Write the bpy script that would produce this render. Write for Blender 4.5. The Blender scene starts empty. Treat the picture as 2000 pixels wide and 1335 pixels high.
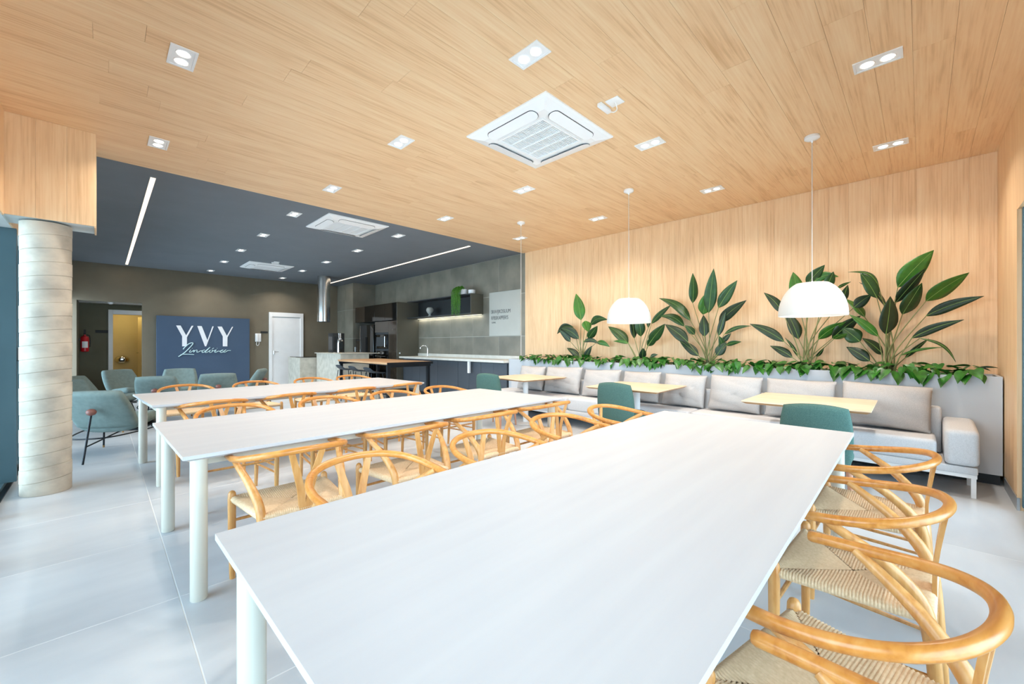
import bpy, bmesh, math, random
from mathutils import Vector, Matrix

random.seed(7)
SC = bpy.context.scene
COL = SC.collection
PI = math.pi

# ------------------------------------------------------------------ camera
FPX = 800.0                      # focal length in pixels of the 2000 x 1335 frame
CAM_H = 1.30
cam_data = bpy.data.cameras.new('camera')
cam_data.sensor_width = 36.0
cam_data.lens = 36.0 * FPX / 2000.0
cam_data.shift_y = (671.0 - 667.5) / 2000.0
cam_data.clip_start = 0.02
cam = bpy.data.objects.new('camera', cam_data)
COL.objects.link(cam)
cam.location = (0, 0, CAM_H)
cam.rotation_euler = (PI / 2, 0, math.radians(-45))
SC.camera = cam

# ------------------------------------------------------------------ view and sky
SC.view_settings.view_transform = 'Standard'
SC.view_settings.look = 'None'
SC.view_settings.gamma = 1.0
SC.view_settings.use_curve_mapping = False
SC.view_settings.exposure = 0.70

world = bpy.data.worlds.new('sky')
SC.world = world
world.use_nodes = True
wb = world.node_tree.nodes['Background']
wb.inputs[0].default_value = (0.68, 0.85, 1.0, 1)
wb.inputs[1].default_value = 7.0
LAMP = 0.32                       # overall level of the room's own lamps
SC.cycles.max_bounces = 10
SC.cycles.diffuse_bounces = 6
SC.cycles.glossy_bounces = 4
SC.cycles.transparent_max_bounces = 12
SC.cycles.sample_clamp_indirect = 6.0
SC.cycles.caustics_reflective = False
SC.cycles.caustics_refractive = False
SC.cycles.use_denoising = True


def portal(name, loc, rot, sx, sy):
    d = bpy.data.lights.new(name, 'AREA')
    d.shape = 'RECTANGLE'; d.size = sx; d.size_y = sy
    d.cycles.is_portal = True
    o = bpy.data.objects.new(name, d); COL.objects.link(o)
    o.location = loc; o.rotation_euler = rot
    return o


# openings of the two glazed facades, so that the sky light is sampled through them
portal('daylight_portal', (-0.70, 6.6, 1.18), (0, -PI / 2, 0), 2.3, 14.0)
portal('daylight_portal', (2.25, -0.60, 1.18), (PI / 2, 0, 0), 5.6, 2.3)

# ------------------------------------------------------------------ pixel helpers (2000 x 1335 frame)
_A = math.radians(45)
_F = Vector((math.cos(_A), math.sin(_A), 0)); _R = Vector((math.sin(_A), -math.cos(_A), 0))


def ray(u, v):
    return _F + _R * ((u - 1000.0) / FPX) + Vector((0, 0, (671.0 - v) / FPX))


def on_x(u, v, x):
    d = ray(u, v); return d * (x / d.x) + Vector((0, 0, CAM_H))


def on_y(u, v, y):
    d = ray(u, v); return d * (y / d.y) + Vector((0, 0, CAM_H))


# ------------------------------------------------------------------ materials
MATS = {}


def lin(c):
    return tuple(((x / 255.0) / 12.92 if x / 255.0 <= 0.04045 else ((x / 255.0 + 0.055) / 1.055) ** 2.4) for x in c) + (1,)


def base_mat(name, rgb, rough=0.5, metal=0.0, spec=0.5):
    m = bpy.data.materials.new(name); m.use_nodes = True
    nt = m.node_tree; b = nt.nodes['Principled BSDF']
    b.inputs['Base Color'].default_value = lin(rgb)
    b.inputs['Roughness'].default_value = rough
    b.inputs['Metallic'].default_value = metal
    b.inputs['Specular IOR Level'].default_value = spec
    return m, nt, b


def noisy(name, rgb, rgb2, rough=0.5, scale=(4, 4, 4), detail=4, bump=0.0, bscale=None, metal=0.0, rand=True, lo=0.3, hi=0.7, spec=0.5, coat=0.0):
    """procedural two-tone material on object coordinates, shifted per object"""
    m, nt, b = base_mat(name, rgb, rough, metal, spec)
    N, L = nt.nodes, nt.links
    tc = N.new('ShaderNodeTexCoord')
    vec = tc.outputs['Object']
    if rand:
        oi = N.new('ShaderNodeObjectInfo')
        mul = N.new('ShaderNodeMath'); mul.operation = 'MULTIPLY'; mul.inputs[1].default_value = 37.0
        L.new(oi.outputs['Random'], mul.inputs[0])
        add = N.new('ShaderNodeVectorMath'); add.operation = 'ADD'
        L.new(vec, add.inputs[0]); L.new(mul.outputs[0], add.inputs[1])
        vec = add.outputs[0]
    mp = N.new('ShaderNodeMapping'); mp.inputs['Scale'].default_value = scale
    L.new(vec, mp.inputs[0])
    no = N.new('ShaderNodeTexNoise'); no.inputs['Scale'].default_value = 1.0; no.inputs['Detail'].default_value = detail
    L.new(mp.outputs[0], no.inputs['Vector'])
    cr = N.new('ShaderNodeValToRGB')
    cr.color_ramp.elements[0].position = lo; cr.color_ramp.elements[0].color = lin(rgb2)
    cr.color_ramp.elements[1].position = hi; cr.color_ramp.elements[1].color = lin(rgb)
    L.new(no.outputs['Fac'], cr.inputs[0]); L.new(cr.outputs[0], b.inputs['Base Color'])
    if bump:
        bn = N.new('ShaderNodeTexNoise'); bn.inputs['Detail'].default_value = 3
        s = bscale or (200, 200, 200)
        mp2 = N.new('ShaderNodeMapping'); mp2.inputs['Scale'].default_value = s
        bn.inputs['Scale'].default_value = 1.0
        L.new(vec, mp2.inputs[0]); L.new(mp2.outputs[0], bn.inputs['Vector'])
        bp = N.new('ShaderNodeBump'); bp.inputs['Strength'].default_value = bump; bp.inputs['Distance'].default_value = 0.004
        L.new(bn.outputs['Fac'], bp.inputs['Height']); L.new(bp.outputs[0], b.inputs['Normal'])
    if coat:
        b.inputs['Coat Weight'].default_value = coat
    MATS[name] = m
    return m


def wood(name, light, mid, dark, axis, rough=0.45, fine=90.0, broad=11.0, along=1.1):
    """laminate wood: streaks along `axis`, drifting tone across"""
    m, nt, b = base_mat(name, mid, rough)
    N, L = nt.nodes, nt.links
    tc = N.new('ShaderNodeTexCoord'); oi = N.new('ShaderNodeObjectInfo')
    mul = N.new('ShaderNodeMath'); mul.operation = 'MULTIPLY'; mul.inputs[1].default_value = 61.0
    L.new(oi.outputs['Random'], mul.inputs[0])
    add = N.new('ShaderNodeVectorMath'); add.operation = 'ADD'
    L.new(tc.outputs['Object'], add.inputs[0]); L.new(mul.outputs[0], add.inputs[1])

    def layer(across, al, detail, distort):
        s = [across] * 3; s[axis] = al
        mp = N.new('ShaderNodeMapping'); mp.inputs['Scale'].default_value = s
        L.new(add.outputs[0], mp.inputs[0])
        no = N.new('ShaderNodeTexNoise'); no.inputs['Scale'].default_value = 1.0
        no.inputs['Detail'].default_value = detail; no.inputs['Distortion'].default_value = distort
        L.new(mp.outputs[0], no.inputs['Vector'])
        return no.outputs['Fac']
    f1 = layer(fine, along * 1.6, 3, 0.3)
    f2 = layer(broad, along, 4, 0.6)
    f3 = layer(broad * 2.4, along * 3.0, 2, 1.2)
    mx = N.new('ShaderNodeMath'); mx.operation = 'MULTIPLY_ADD'; mx.inputs[1].default_value = 0.45
    L.new(f1, mx.inputs[0])
    m2 = N.new('ShaderNodeMath'); m2.operation = 'MULTIPLY'; m2.inputs[1].default_value = 0.40
    L.new(f2, m2.inputs[0]); L.new(m2.outputs[0], mx.inputs[2])
    m3 = N.new('ShaderNodeMath'); m3.operation = 'MULTIPLY_ADD'; m3.inputs[1].default_value = 0.15
    L.new(f3, m3.inputs[0]); L.new(mx.outputs[0], m3.inputs[2])
    cr = N.new('ShaderNodeValToRGB')
    e = cr.color_ramp.elements
    e[0].position = 0.33; e[0].color = lin(dark)
    e[1].position = 0.64; e[1].color = lin(light)
    k = e.new(0.48); k.color = lin(mid)
    L.new(m3.outputs[0], cr.inputs[0]); L.new(cr.outputs[0], b.inputs['Base Color'])
    MATS[name] = m
    return m


def emit(name, rgb, strength):
    m = bpy.data.materials.new(name); m.use_nodes = True
    nt = m.node_tree; nt.nodes.clear()
    e = nt.nodes.new('ShaderNodeEmission'); o = nt.nodes.new('ShaderNodeOutputMaterial')
    e.inputs[0].default_value = lin(rgb); e.inputs[1].default_value = strength
    nt.links.new(e.outputs[0], o.inputs[0])
    MATS[name] = m
    return m


def pane_glass(name, tint, gloss=0.12, rough=0.02):
    m = bpy.data.materials.new(name); m.use_nodes = True
    nt = m.node_tree; nt.nodes.clear()
    N, L = nt.nodes, nt.links
    tr = N.new('ShaderNodeBsdfTransparent'); tr.inputs[0].default_value = tint + (1,)
    gl = N.new('ShaderNodeBsdfGlossy'); gl.inputs['Roughness'].default_value = rough
    fr = N.new('ShaderNodeFresnel'); fr.inputs[0].default_value = 1.45
    mix = N.new('ShaderNodeMixShader'); out = N.new('ShaderNodeOutputMaterial')
    L.new(fr.outputs[0], mix.inputs[0]); L.new(tr.outputs[0], mix.inputs[1]); L.new(gl.outputs[0], mix.inputs[2])
    L.new(mix.outputs[0], out.inputs[0])
    MATS[name] = m
    return m


wood('ceil_wood', (240, 208, 166), (234, 195, 151), (212, 168, 123), 0, 0.5, fine=64, broad=8)
wood('wall_wood', (238, 206, 164), (231, 193, 149), (213, 171, 127), 2, 0.5, fine=64, broad=8)
wood('ash', (218, 166, 106), (204, 146, 82), (176, 112, 54), 2, 0.32, fine=55, broad=12, along=3.0)
wood('ash_rail', (208, 146, 78), (196, 128, 58), (168, 98, 36), 0, 0.28, fine=55, broad=12, along=3.0)
wood('oak_top', (236, 214, 186), (228, 202, 170), (208, 178, 142), 1, 0.42, fine=70, broad=8)
wood('oak_edge', (196, 152, 104), (178, 132, 86), (150, 106, 66), 1, 0.5)
wood('bar_wood', (206, 166, 124), (192, 148, 106), (164, 118, 78), 1, 0.45)
wood('chair_leg_wood', (198, 146, 118), (184, 130, 102), (160, 106, 80), 2, 0.45)
noisy('table_white', (194, 192, 192), (189, 187, 188), 0.42, (0.8, 14, 1), 5, lo=0.35, hi=0.65)
noisy('table_leg', (208, 202, 188), (202, 196, 182), 0.4, (6, 6, 2), 2)
noisy('tile_floor', (202, 206, 210), (184, 189, 195), 0.30, (1.1, 3.4, 1), 7, bump=0.05, bscale=(60, 90, 60), lo=0.32, hi=0.68)
noisy('grout_floor', (226, 226, 224), (218, 218, 216), 0.8, (6, 6, 6))
noisy('grey_ceiling', (112, 118, 126), (107, 113, 121), 0.75, (2, 2, 2), bump=0.04, bscale=(40, 40, 40))
noisy('dark_wall', (118, 109, 92), (106, 98, 82), 0.8, (1.6, 1.6, 1.6), 6, bump=0.10, bscale=(120, 120, 120))
noisy('wall_tile', (134, 129, 116), (110, 107, 96), 0.45, (2.0, 2.0, 2.0), 7, bump=0.05, bscale=(70, 70, 70), lo=0.34, hi=0.66)
noisy('wall_grout', (196, 194, 184), (186, 184, 174), 0.8)
noisy('concrete', (198, 186, 168), (172, 161, 146), 0.7, (5, 5, 7), 8, bump=0.25, bscale=(55, 55, 55), lo=0.36, hi=0.60)
noisy('island_concrete', (196, 192, 180), (168, 164, 152), 0.6, (7, 7, 7), 8, bump=0.12, bscale=(60, 60, 60))
noisy('white_paint', (236, 236, 236), (230, 230, 230), 0.5, (4, 4, 4))
noisy('white_plastic', (240, 240, 240), (235, 235, 236), 0.35, (4, 4, 4))
noisy('shade_white', (214, 213, 210), (210, 209, 206), 0.4, (4, 4, 4))
noisy('grey_plastic', (176, 178, 178), (164, 166, 166), 0.5, (4, 4, 4))
noisy('dark_slot', (40, 42, 44), (32, 34, 36), 0.7, (9, 9, 9))
noisy('planter_grey', (190, 194, 199), (182, 186, 191), 0.55, (1.2, 1.2, 1.2), bump=0.02)
noisy('plinth_black', (26, 28, 30), (20, 22, 24), 0.6)
noisy('sofa_fabric', (214, 214, 216), (198, 198, 200), 0.9, (160, 160, 160), 3, bump=0.35, bscale=(420, 420, 420), spec=0.2)
noisy('cushion_fabric', (192, 187, 184), (176, 171, 168), 0.9, (150, 150, 150), 3, bump=0.35, bscale=(400, 400, 400), spec=0.2)
noisy('teal_fabric', (84, 112, 104), (64, 92, 86), 0.9, (190, 190, 190), 3, bump=0.4, bscale=(380, 380, 380), spec=0.2)
noisy('lounge_fabric', (120, 134, 130), (108, 122, 119), 0.9, (20, 20, 20), 4, bump=0.15, bscale=(300, 300, 300), spec=0.2)
noisy('black_steel', (22, 26, 32), (16, 20, 26), 0.4, metal=0.4)
noisy('black_matte', (30, 31, 32), (24, 25, 26), 0.55)
noisy('stool_shell', (26, 42, 54), (20, 36, 48), 0.45)
noisy('cabinet_dark', (58, 62, 66), (52, 56, 60), 0.5, (2, 2, 2))
noisy('cabinet_navy', (74, 80, 88), (68, 74, 82), 0.5, (2, 2, 2))
noisy('cabinet_olive', (84, 82, 72), (78, 76, 66), 0.5, (2, 2, 2))
noisy('gloss_black', (20, 20, 20), (16, 16, 16), 0.06, spec=0.6)
noisy('brown_gloss', (62, 54, 46), (56, 48, 40), 0.12)
noisy('worktop_white', (214, 212, 204), (202, 200, 192), 0.35, (10, 10, 10), 6)
noisy('sign_navy', (60, 80, 104), (55, 75, 99), 0.6, (2, 2, 2))
noisy('letter_white', (232, 234, 238), (226, 228, 232), 0.6)
noisy('script_mint', (196, 224, 226), (190, 218, 220), 0.6)
noisy('ball_wood', (134, 84, 74), (116, 70, 60), 0.4, (30, 30, 30))
noisy('brass', (180, 140, 90), (168, 128, 80), 0.35, metal=0.8)
noisy('extinguisher_red', (196, 28, 40), (184, 22, 34), 0.3)
noisy('cream_wall', (226, 206, 150), (220, 200, 142), 0.7)
noisy('corridor_wall', (104, 102, 84), (96, 94, 76), 0.8, (2, 2, 2))
noisy('steel', (200, 200, 198), (186, 186, 184), 0.22, (3, 3, 60), metal=1.0)
noisy('chrome', (226, 226, 226), (220, 220, 220), 0.08, metal=1.0)
noisy('mullion_teal', (78, 104, 112), (72, 98, 106), 0.45, (2, 2, 2), metal=0.2)
noisy('aluminium', (176, 180, 184), (168, 172, 176), 0.4, metal=0.5)
noisy('soil', (58, 44, 32), (36, 28, 20), 0.95, (60, 60, 60), bump=0.6, bscale=(90, 90, 90))
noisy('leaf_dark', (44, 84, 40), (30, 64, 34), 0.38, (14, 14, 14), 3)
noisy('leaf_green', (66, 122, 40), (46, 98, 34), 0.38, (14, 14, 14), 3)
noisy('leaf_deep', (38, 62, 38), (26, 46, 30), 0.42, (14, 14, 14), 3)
noisy('leaf_rib', (134, 166, 84), (120, 152, 74), 0.5)
noisy('stem_green', (138, 142, 88), (112, 112, 70), 0.5, (8, 8, 3))
noisy('pothos', (56, 124, 38), (26, 74, 24), 0.35, (18, 18, 18), 3)
noisy('fern', (104, 168, 50), (66, 128, 34), 0.5, (60, 60, 60), 3)
noisy('paper_cord', (232, 203, 166), (216, 184, 144), 0.85, (90, 90, 90), 3, bump=0.2, bscale=(500, 500, 500))
noisy('outside_paving', (214, 214, 212), (206, 206, 204), 0.8, (1, 1, 1))
noisy('vase_stone', (168, 172, 168), (150, 154, 150), 0.6, (30, 30, 30))
noisy('board_white', (180, 181, 174), (172, 173, 166), 0.4, (2, 2, 2))
noisy('ink', (70, 74, 78), (60, 64, 68), 0.7)
noisy('cord_white', (206, 198, 190), (196, 188, 180), 0.6)
noisy('soffit_grey', (206, 212, 212), (198, 204, 204), 0.6)
pane_glass('glass', (0.88, 0.94, 0.96))
emit('lamp_white', (255, 246, 232), 4.0)
emit('led_warm', (255, 226, 190), 2.2)
emit('led_cool', (255, 250, 226), 1.2)


# ------------------------------------------------------------------ mesh builder
class MB:
    def __init__(self):
        self.v = []; self.f = []

    def add(self, vs, fs):
        o = len(self.v)
        self.v += [tuple(p) for p in vs]
        self.f += [tuple(i + o for i in f) for f in fs]
        return self

    def box(self, x0, x1, y0, y1, z0, z1):
        vs = [(x, y, z) for z in (z0, z1) for y in (y0, y1) for x in (x0, x1)]
        return self.add(vs, [(0, 2, 3, 1), (4, 5, 7, 6), (0, 1, 5, 4), (2, 6, 7, 3), (0, 4, 6, 2), (1, 3, 7, 5)])

    def rbox(self, x0, x1, y0, y1, z0, z1, r=0.01, seg=3):
        bm = bmesh.new()
        bmesh.ops.create_cube(bm, size=1)
        for v in bm.verts:
            v.co = Vector(((x0 + x1) / 2 + v.co.x * (x1 - x0), (y0 + y1) / 2 + v.co.y * (y1 - y0), (z0 + z1) / 2 + v.co.z * (z1 - z0)))
        bmesh.ops.bevel(bm, geom=list(bm.edges), offset=r, segments=seg, profile=0.5, affect='EDGES')
        bm.verts.index_update()
        vs = [v.co.copy() for v in bm.verts]; fs = [[v.index for v in f.verts] for f in bm.faces]
        bm.free()
        return self.add(vs, fs)

    def tube(self, pts, rad, n=10, cap=True, flat=None):
        """round (or flattened) bar along a polyline; rad is one radius or one per point"""
        pts = [Vector(p) for p in pts]
        if not hasattr(rad, '__len__'):
            rad = [rad] * len(pts)
        vs = []; fs = []
        prev = None
        for i, p in enumerate(pts):
            a = pts[max(i - 1, 0)]; b = pts[min(i + 1, len(pts) - 1)]
            t = (b - a)
            t = t.normalized() if t.length > 1e-9 else Vector((0, 0, 1))
            if prev is None:
                up = Vector((0, 0, 1)) if abs(t.z) < 0.9 else Vector((0, 1, 0))
                s = t.cross(up).normalized()
            else:
                s = (prev - t * prev.dot(t)).normalized()
            prev = s
            w = t.cross(s).normalized()
            k = 1.0 if flat is None else flat
            for j in range(n):
                an = 2 * PI * j / n
                vs.append(p + s * (math.cos(an) * rad[i]) + w * (math.sin(an) * rad[i] * k))
        for i in range(len(pts) - 1):
            for j in range(n):
                a = i * n + j; b = i * n + (j + 1) % n
                fs.append((a, b, b + n, a + n))
        if cap:
            fs.append(tuple(reversed(range(n))))
            fs.append(tuple(range((len(pts) - 1) * n, len(pts) * n)))
        return self.add(vs, fs)

    def lathe(self, prof, n=32, c=(0, 0, 0), cap=True):
        vs = []; fs = []
        for r, z in prof:
            for j in range(n):
                an = 2 * PI * j / n
                vs.append((c[0] + r * math.cos(an), c[1] + r * math.sin(an), c[2] + z))
        m = len(prof)
        for i in range(m - 1):
            for j in range(n):
                a = i * n + j; b = i * n + (j + 1) % n
                fs.append((a, b, b + n, a + n))
        if cap:
            fs.append(tuple(reversed(range(n)))); fs.append(tuple(range((m - 1) * n, m * n)))
        return self.add(vs, fs)

    def ball(self, c, r, n=16, sz=1.0):
        prof = [(max(1e-4, r * math.sin(PI * i / 10)), -r * sz * math.cos(PI * i / 10)) for i in range(11)]
        return self.lathe(prof, n, c)

    def prism(self, poly, d, origin=(0, 0, 0), ax=(1, 0, 0), ay=(0, 0, 1), an=(0, -1, 0)):
        """2-D polygon (ax, ay plane) extruded by d along an"""
        o = Vector(origin); ax = Vector(ax); ay = Vector(ay); an = Vector(an)
        n = len(poly)
        vs = [o + ax * x + ay * y for x, y in poly] + [o + ax * x + ay * y + an * d for x, y in poly]
        fs = [tuple(range(n)), tuple(reversed(range(n, 2 * n)))]
        fs += [(i, i + n, (i + 1) % n + n, (i + 1) % n) for i in range(n)]
        return self.add(vs, fs)

    def pad(self, P, th, nu=14, nv=14, n=6.0, k=0.35, front=1.0, back=1.0):
        """padded panel over a surface P(x, y), x and y in -1..1, with soft rim and rounded corners"""
        def g(u, v):
            x = u * math.sqrt(max(0, 1 - k * v * v / 2)); y = v * math.sqrt(max(0, 1 - k * u * u / 2))
            return x, y
        us = [-math.cos(PI * i / nu) for i in range(nu + 1)]
        vs_ = [-math.cos(PI * i / nv) for i in range(nv + 1)]
        us = [0.5 * a + 0.5 * (2 * i / nu - 1) for i, a in enumerate(us)]
        vs_ = [0.5 * a + 0.5 * (2 * i / nv - 1) for i, a in enumerate(vs_)]
        e = 1e-3
        idx = {}
        verts = []; faces = []
        for side in (1, -1):
            for i, u in enumerate(us):
                for j, v in enumerate(vs_):
                    rim = i in (0, nu) or j in (0, nv)
                    if side == -1 and rim:
                        idx[(side, i, j)] = idx[(1, i, j)]; continue
                    x, y = g(u, v)
                    p = Vector(P(x, y))
                    du = Vector(P(x + e, y)) - Vector(P(x - e, y)); dv = Vector(P(x, y + e)) - Vector(P(x, y - e))
                    nn = du.cross(dv); nn.normalize()
                    h = th * 0.5 * ((1 - abs(u) ** n) ** (1 / 2.2)) * ((1 - abs(v) ** n) ** (1 / 2.2))
                    idx[(side, i, j)] = len(verts)
                    verts.append(p + nn * (h * side * (front if side == 1 else back)))
            for i in range(nu):
                for j in range(nv):
                    q = [idx[(side, i, j)], idx[(side, i + 1, j)], idx[(side, i + 1, j + 1)], idx[(side, i, j + 1)]]
                    faces.append(q if side == 1 else q[::-1])
        return self.add(verts, faces)

    def mesh(self, name, smooth=True, angle=40):
        me = bpy.data.meshes.new(name)
        me.from_pydata(self.v, [], self.f)
        me.update()
        bm = bmesh.new(); bm.from_mesh(me)
        bmesh.ops.recalc_face_normals(bm, faces=list(bm.faces))
        bm.to_mesh(me); bm.free()
        if smooth:
            me.polygons.foreach_set('use_smooth', [True] * len(me.polygons))
            me.set_sharp_from_angle(angle=math.radians(angle))
        return me

    def build(self, name, mat, parent=None, loc=None, rz=0.0, smooth=True, angle=40):
        me = self.mesh(name, smooth, angle)
        me.materials.append(MATS[mat])
        return place(name, me, parent, loc, rz)


def place(name, me, parent=None, loc=None, rz=0.0):
    o = bpy.data.objects.new(name, me)
    COL.objects.link(o)
    o.parent = parent
    if loc is not None:
        o.location = loc
    if rz:
        o.rotation_euler = (0, 0, rz)
    return o


def tag(o, label=None, cat=None, group=None, kind=None):
    if label: o['label'] = label
    if cat: o['category'] = cat
    if group: o['group'] = group
    if kind: o['kind'] = kind
    return o


def thing(name, label, cat, loc=(0, 0, 0), rz=0.0, group=None):
    o = bpy.data.objects.new(name, None)
    COL.objects.link(o)
    o.empty_display_size = 0.1
    o.location = loc; o.rotation_euler = (0, 0, rz)
    return tag(o, label, cat, group)


def copy_tree(o, parent=None):
    c = o.copy(); COL.objects.link(c); c.parent = parent
    for ch in list(o.children):
        copy_tree(ch, c)
    return c


def bar(p, q, w, d, up=(0, 0, 1)):
    """vertices of a rectangular bar from p to q: width w across, depth d along `up`-ish"""
    p = Vector(p); q = Vector(q); t = (q - p).normalized(); up = Vector(up)
    s = t.cross(up).normalized(); n = s.cross(t).normalized()
    vs = []
    for c in (p, q):
        for a, b in ((-1, -1), (1, -1), (1, 1), (-1, 1)):
            vs.append(c + s * (a * w / 2) + n * (b * d / 2))
    return vs, [(3, 2, 1, 0), (4, 5, 6, 7), (0, 1, 5, 4), (1, 2, 6, 5), (2, 3, 7, 6), (3, 0, 4, 7)]


def smoothpath(pts, n=6):
    """Catmull-Rom through points"""
    pts = [Vector(p) for p in pts]
    out = []
    for i in range(len(pts) - 1):
        p0 = pts[max(i - 1, 0)]; p1 = pts[i]; p2 = pts[i + 1]; p3 = pts[min(i + 2, len(pts) - 1)]
        for k in range(n):
            t = k / n
            out.append(0.5 * ((2 * p1) + (p2 - p0) * t + (2 * p0 - 5 * p1 + 4 * p2 - p3) * t * t + (3 * p1 - p0 - 3 * p2 + p3) * t ** 3))
    out.append(pts[-1])
    return out


ORD = ['first', 'second', 'third', 'fourth', 'fifth', 'sixth', 'seventh', 'eighth', 'ninth']

# ================================================================== the setting
XL, XR = -0.64, 6.25            # glazed facade on the left, planted wall on the right
YF, YB = -0.53, 13.70           # glazed front behind the camera, dark back wall
YJ = 5.92                       # where the wood ceiling meets the grey one
ZC = 3.20                       # ceiling height
ZH = 2.35                       # head of the glazing


def struct(o):
    o['kind'] = 'structure'
    return o


# ---- ground outside and floor
g = MB(); g.box(-14, XL - 0.12, -14, 22, -0.12, -0.02); g.box(XL - 0.12, 16, -14, YF - 0.12, -0.12, -0.02)
struct(g.build('ground', 'outside_paving'))
floor = struct(MB().box(XL - 0.12, XR + 0.12, YF - 0.12, YB + 3.2, -0.10, -0.0007).build('floor', 'grout_floor'))
TX, TY = 1.80, 0.9137
xs = [XL - 0.12] + [x for x in [0.28 + TX * i for i in range(-1, 5)] if XL < x < XR] + [XR + 0.1]
ys = [YF - 0.12] + [y for y in [2.70 + TY * i for i in range(-4, 20)] if YF < y < YB + 3.0] + [YB + 3.15]
tile_meshes = {}
for i in range(len(xs) - 1):
    for j in range(len(ys) - 1):
        w = round(xs[i + 1] - xs[i] - 0.004, 4); d = round(ys[j + 1] - ys[j] - 0.004, 4)
        if (w, d) not in tile_meshes:
            me = MB().rbox(-w / 2, w / 2, -d / 2, d / 2, -0.012, 0.0, 0.0012, 1).mesh('tile', False)
            me.materials.append(MATS['tile_floor']); tile_meshes[(w, d)] = me
        place('tile', tile_meshes[(w, d)], floor, ((xs[i] + xs[i + 1]) / 2, (ys[j] + ys[j + 1]) / 2, 0))

# ---- ceilings
ceil = struct(MB().box(XL - 0.1, XR + 0.1, YF - 0.1, YJ, ZC + 0.012, ZC + 0.15).build('ceiling', 'ceil_wood'))
PW = 0.19
plank_meshes = {}


def plank_run(parent, axis_len, along0, along1, across0, across1, build, lens):
    """lay planks of width PW from across0 to across1, each row cut into random lengths"""
    a = across0; row = 0
    rnd = random.Random(11)
    while a < across1 - 1e-4:
        b = min(a + PW, across1)
        s = along0
        first = lens * (0.25 + 0.7 * rnd.random())
        while s < along1 - 1e-4:
            ln = first if s == along0 else lens
            e = min(s + ln, along1)
            if along1 - e < 0.25: e = along1
            build(parent, s, e, a, b)
            s = e
        a = b; row += 1


def ceil_plank(parent, s, e, a, b):
    key = ('c', round(e - s, 3), round(b - a, 3))
    if key not in plank_meshes:
        w, d = e - s - 0.0012, b - a - 0.0012
        me = MB().box(-w / 2, w / 2, -d / 2, d / 2, 0.0, 0.012).mesh('plank', False)
        me.materials.append(MATS['ceil_wood']); plank_meshes[key] = me
    place('plank', plank_meshes[key], parent, ((s + e) / 2, (a + b) / 2, ZC))


plank_run(ceil, 0, XL, XR, YF, YJ, ceil_plank, 2.3)
gc = MB().box(XL - 0.1, XR + 0.1, YJ, YB + 0.1, ZC, ZC + 0.15).build('ceiling', 'grey_ceiling'); struct(gc)

# ---- right-hand wall of upright wood boards behind the plants
wr = struct(MB().box(XR + 0.012, XR + 0.14, YF - 0.1, 5.86, 0, ZC + 0.15).build('wall_right', 'wall_wood'))


def wall_plank_x(parent, s, e, a, b):
    key = ('w', round(e - s, 3), round(b - a, 3))
    if key not in plank_meshes:
        h, d = e - s, b - a - 0.0012
        me = MB().box(0, 0.012, -d / 2, d / 2, -h / 2, h / 2 - 0.001).mesh('plank', False)
        me.materials.append(MATS['wall_wood']); plank_meshes[key] = me
    place('plank', plank_meshes[key], parent, (XR, (a + b) / 2, (s + e) / 2))


a = YF
while a < 5.86 - 1e-4:
    b = min(a + PW, 5.86); wall_plank_x(wr, 0.0, ZC, a, b); a = b

# ---- stone tiled part of the same wall and its return
wt = struct(MB().box(XR + 0.003, XR + 0.14, 5.86, YB + 0.1, 0, ZC).build('wall_kitchen', 'wall_grout'))
stone = {}


def stone_tile(parent, w, h, loc, axis):
    key = (round(w, 3), round(h, 3), axis)
    if key not in stone:
        hw, hh = w / 2 - 0.0035, h / 2 - 0.0035
        m = MB().box(0, 0.012, -hw, hw, -hh, hh) if axis == 'x' else MB().box(-hw, hw, 0, 0.012, -hh, hh)
        me = m.mesh('tile', False); me.materials.append(MATS['wall_tile']); stone[key] = me
    place('tile', stone[key], parent, loc)


zr = [0.0, 0.566, 1.466, 2.366, ZC]
yr = [5.862] + [6.67 + 0.9 * i for i in range(7)] + [12.50]
for k in range(len(zr) - 1):
    for j in range(len(yr) - 1):
        stone_tile(wt, yr[j + 1] - yr[j], zr[k + 1] - zr[k], (XR, (yr[j] + yr[j + 1]) / 2, (zr[k] + zr[k + 1]) / 2), 'x')
ret = struct(MB().box(5.522, XR + 0.1, 12.512, YB, 0, ZC).build('wall_kitchen_return', 'wall_grout'))
for k in range(len(zr) - 1):
    stone_tile(ret, XR - 5.512, zr[k + 1] - zr[k], ((XR + 5.512) / 2, 12.50, (zr[k] + zr[k + 1]) / 2), 'y')
    for y0, y1 in ((12.502, 13.10), (13.10, YB)):
        stone_tile(ret, y1 - y0, zr[k + 1] - zr[k], (5.51, (y0 + y1) / 2, (zr[k] + zr[k + 1]) / 2), 'x')

# ---- dark back wall with the opening to the corridor and a white door
OX0, OX1, OZ = -0.42, 0.70, 2.31
wbk = MB().box(XL - 0.12, OX0, YB, YB + 0.15, 0, ZC)
wbk.box(OX0, OX1, YB, YB + 0.15, OZ, ZC).box(OX1, 5.52, YB, YB + 0.15, 0, ZC)
struct(wbk.build('wall_back', 'dark_wall'))
DX0, DX1 = 3.49, 4.44
d = struct(MB().box(DX0 + 0.075, DX1 - 0.075, YB - 0.03, YB - 0.004, 0.005, 2.10).build('door_1', 'white_paint'))
fr = MB().rbox(DX0, DX0 + 0.085, YB - 0.05, YB, 0, 2.24, 0.004, 1).rbox(DX1 - 0.085, DX1, YB - 0.05, YB, 0, 2.24, 0.004, 1)
fr.rbox(DX0 + 0.085, DX1 - 0.085, YB - 0.05, YB, 2.11, 2.24, 0.004, 1)
fr.build('door_frame', 'white_paint', d)
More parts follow.
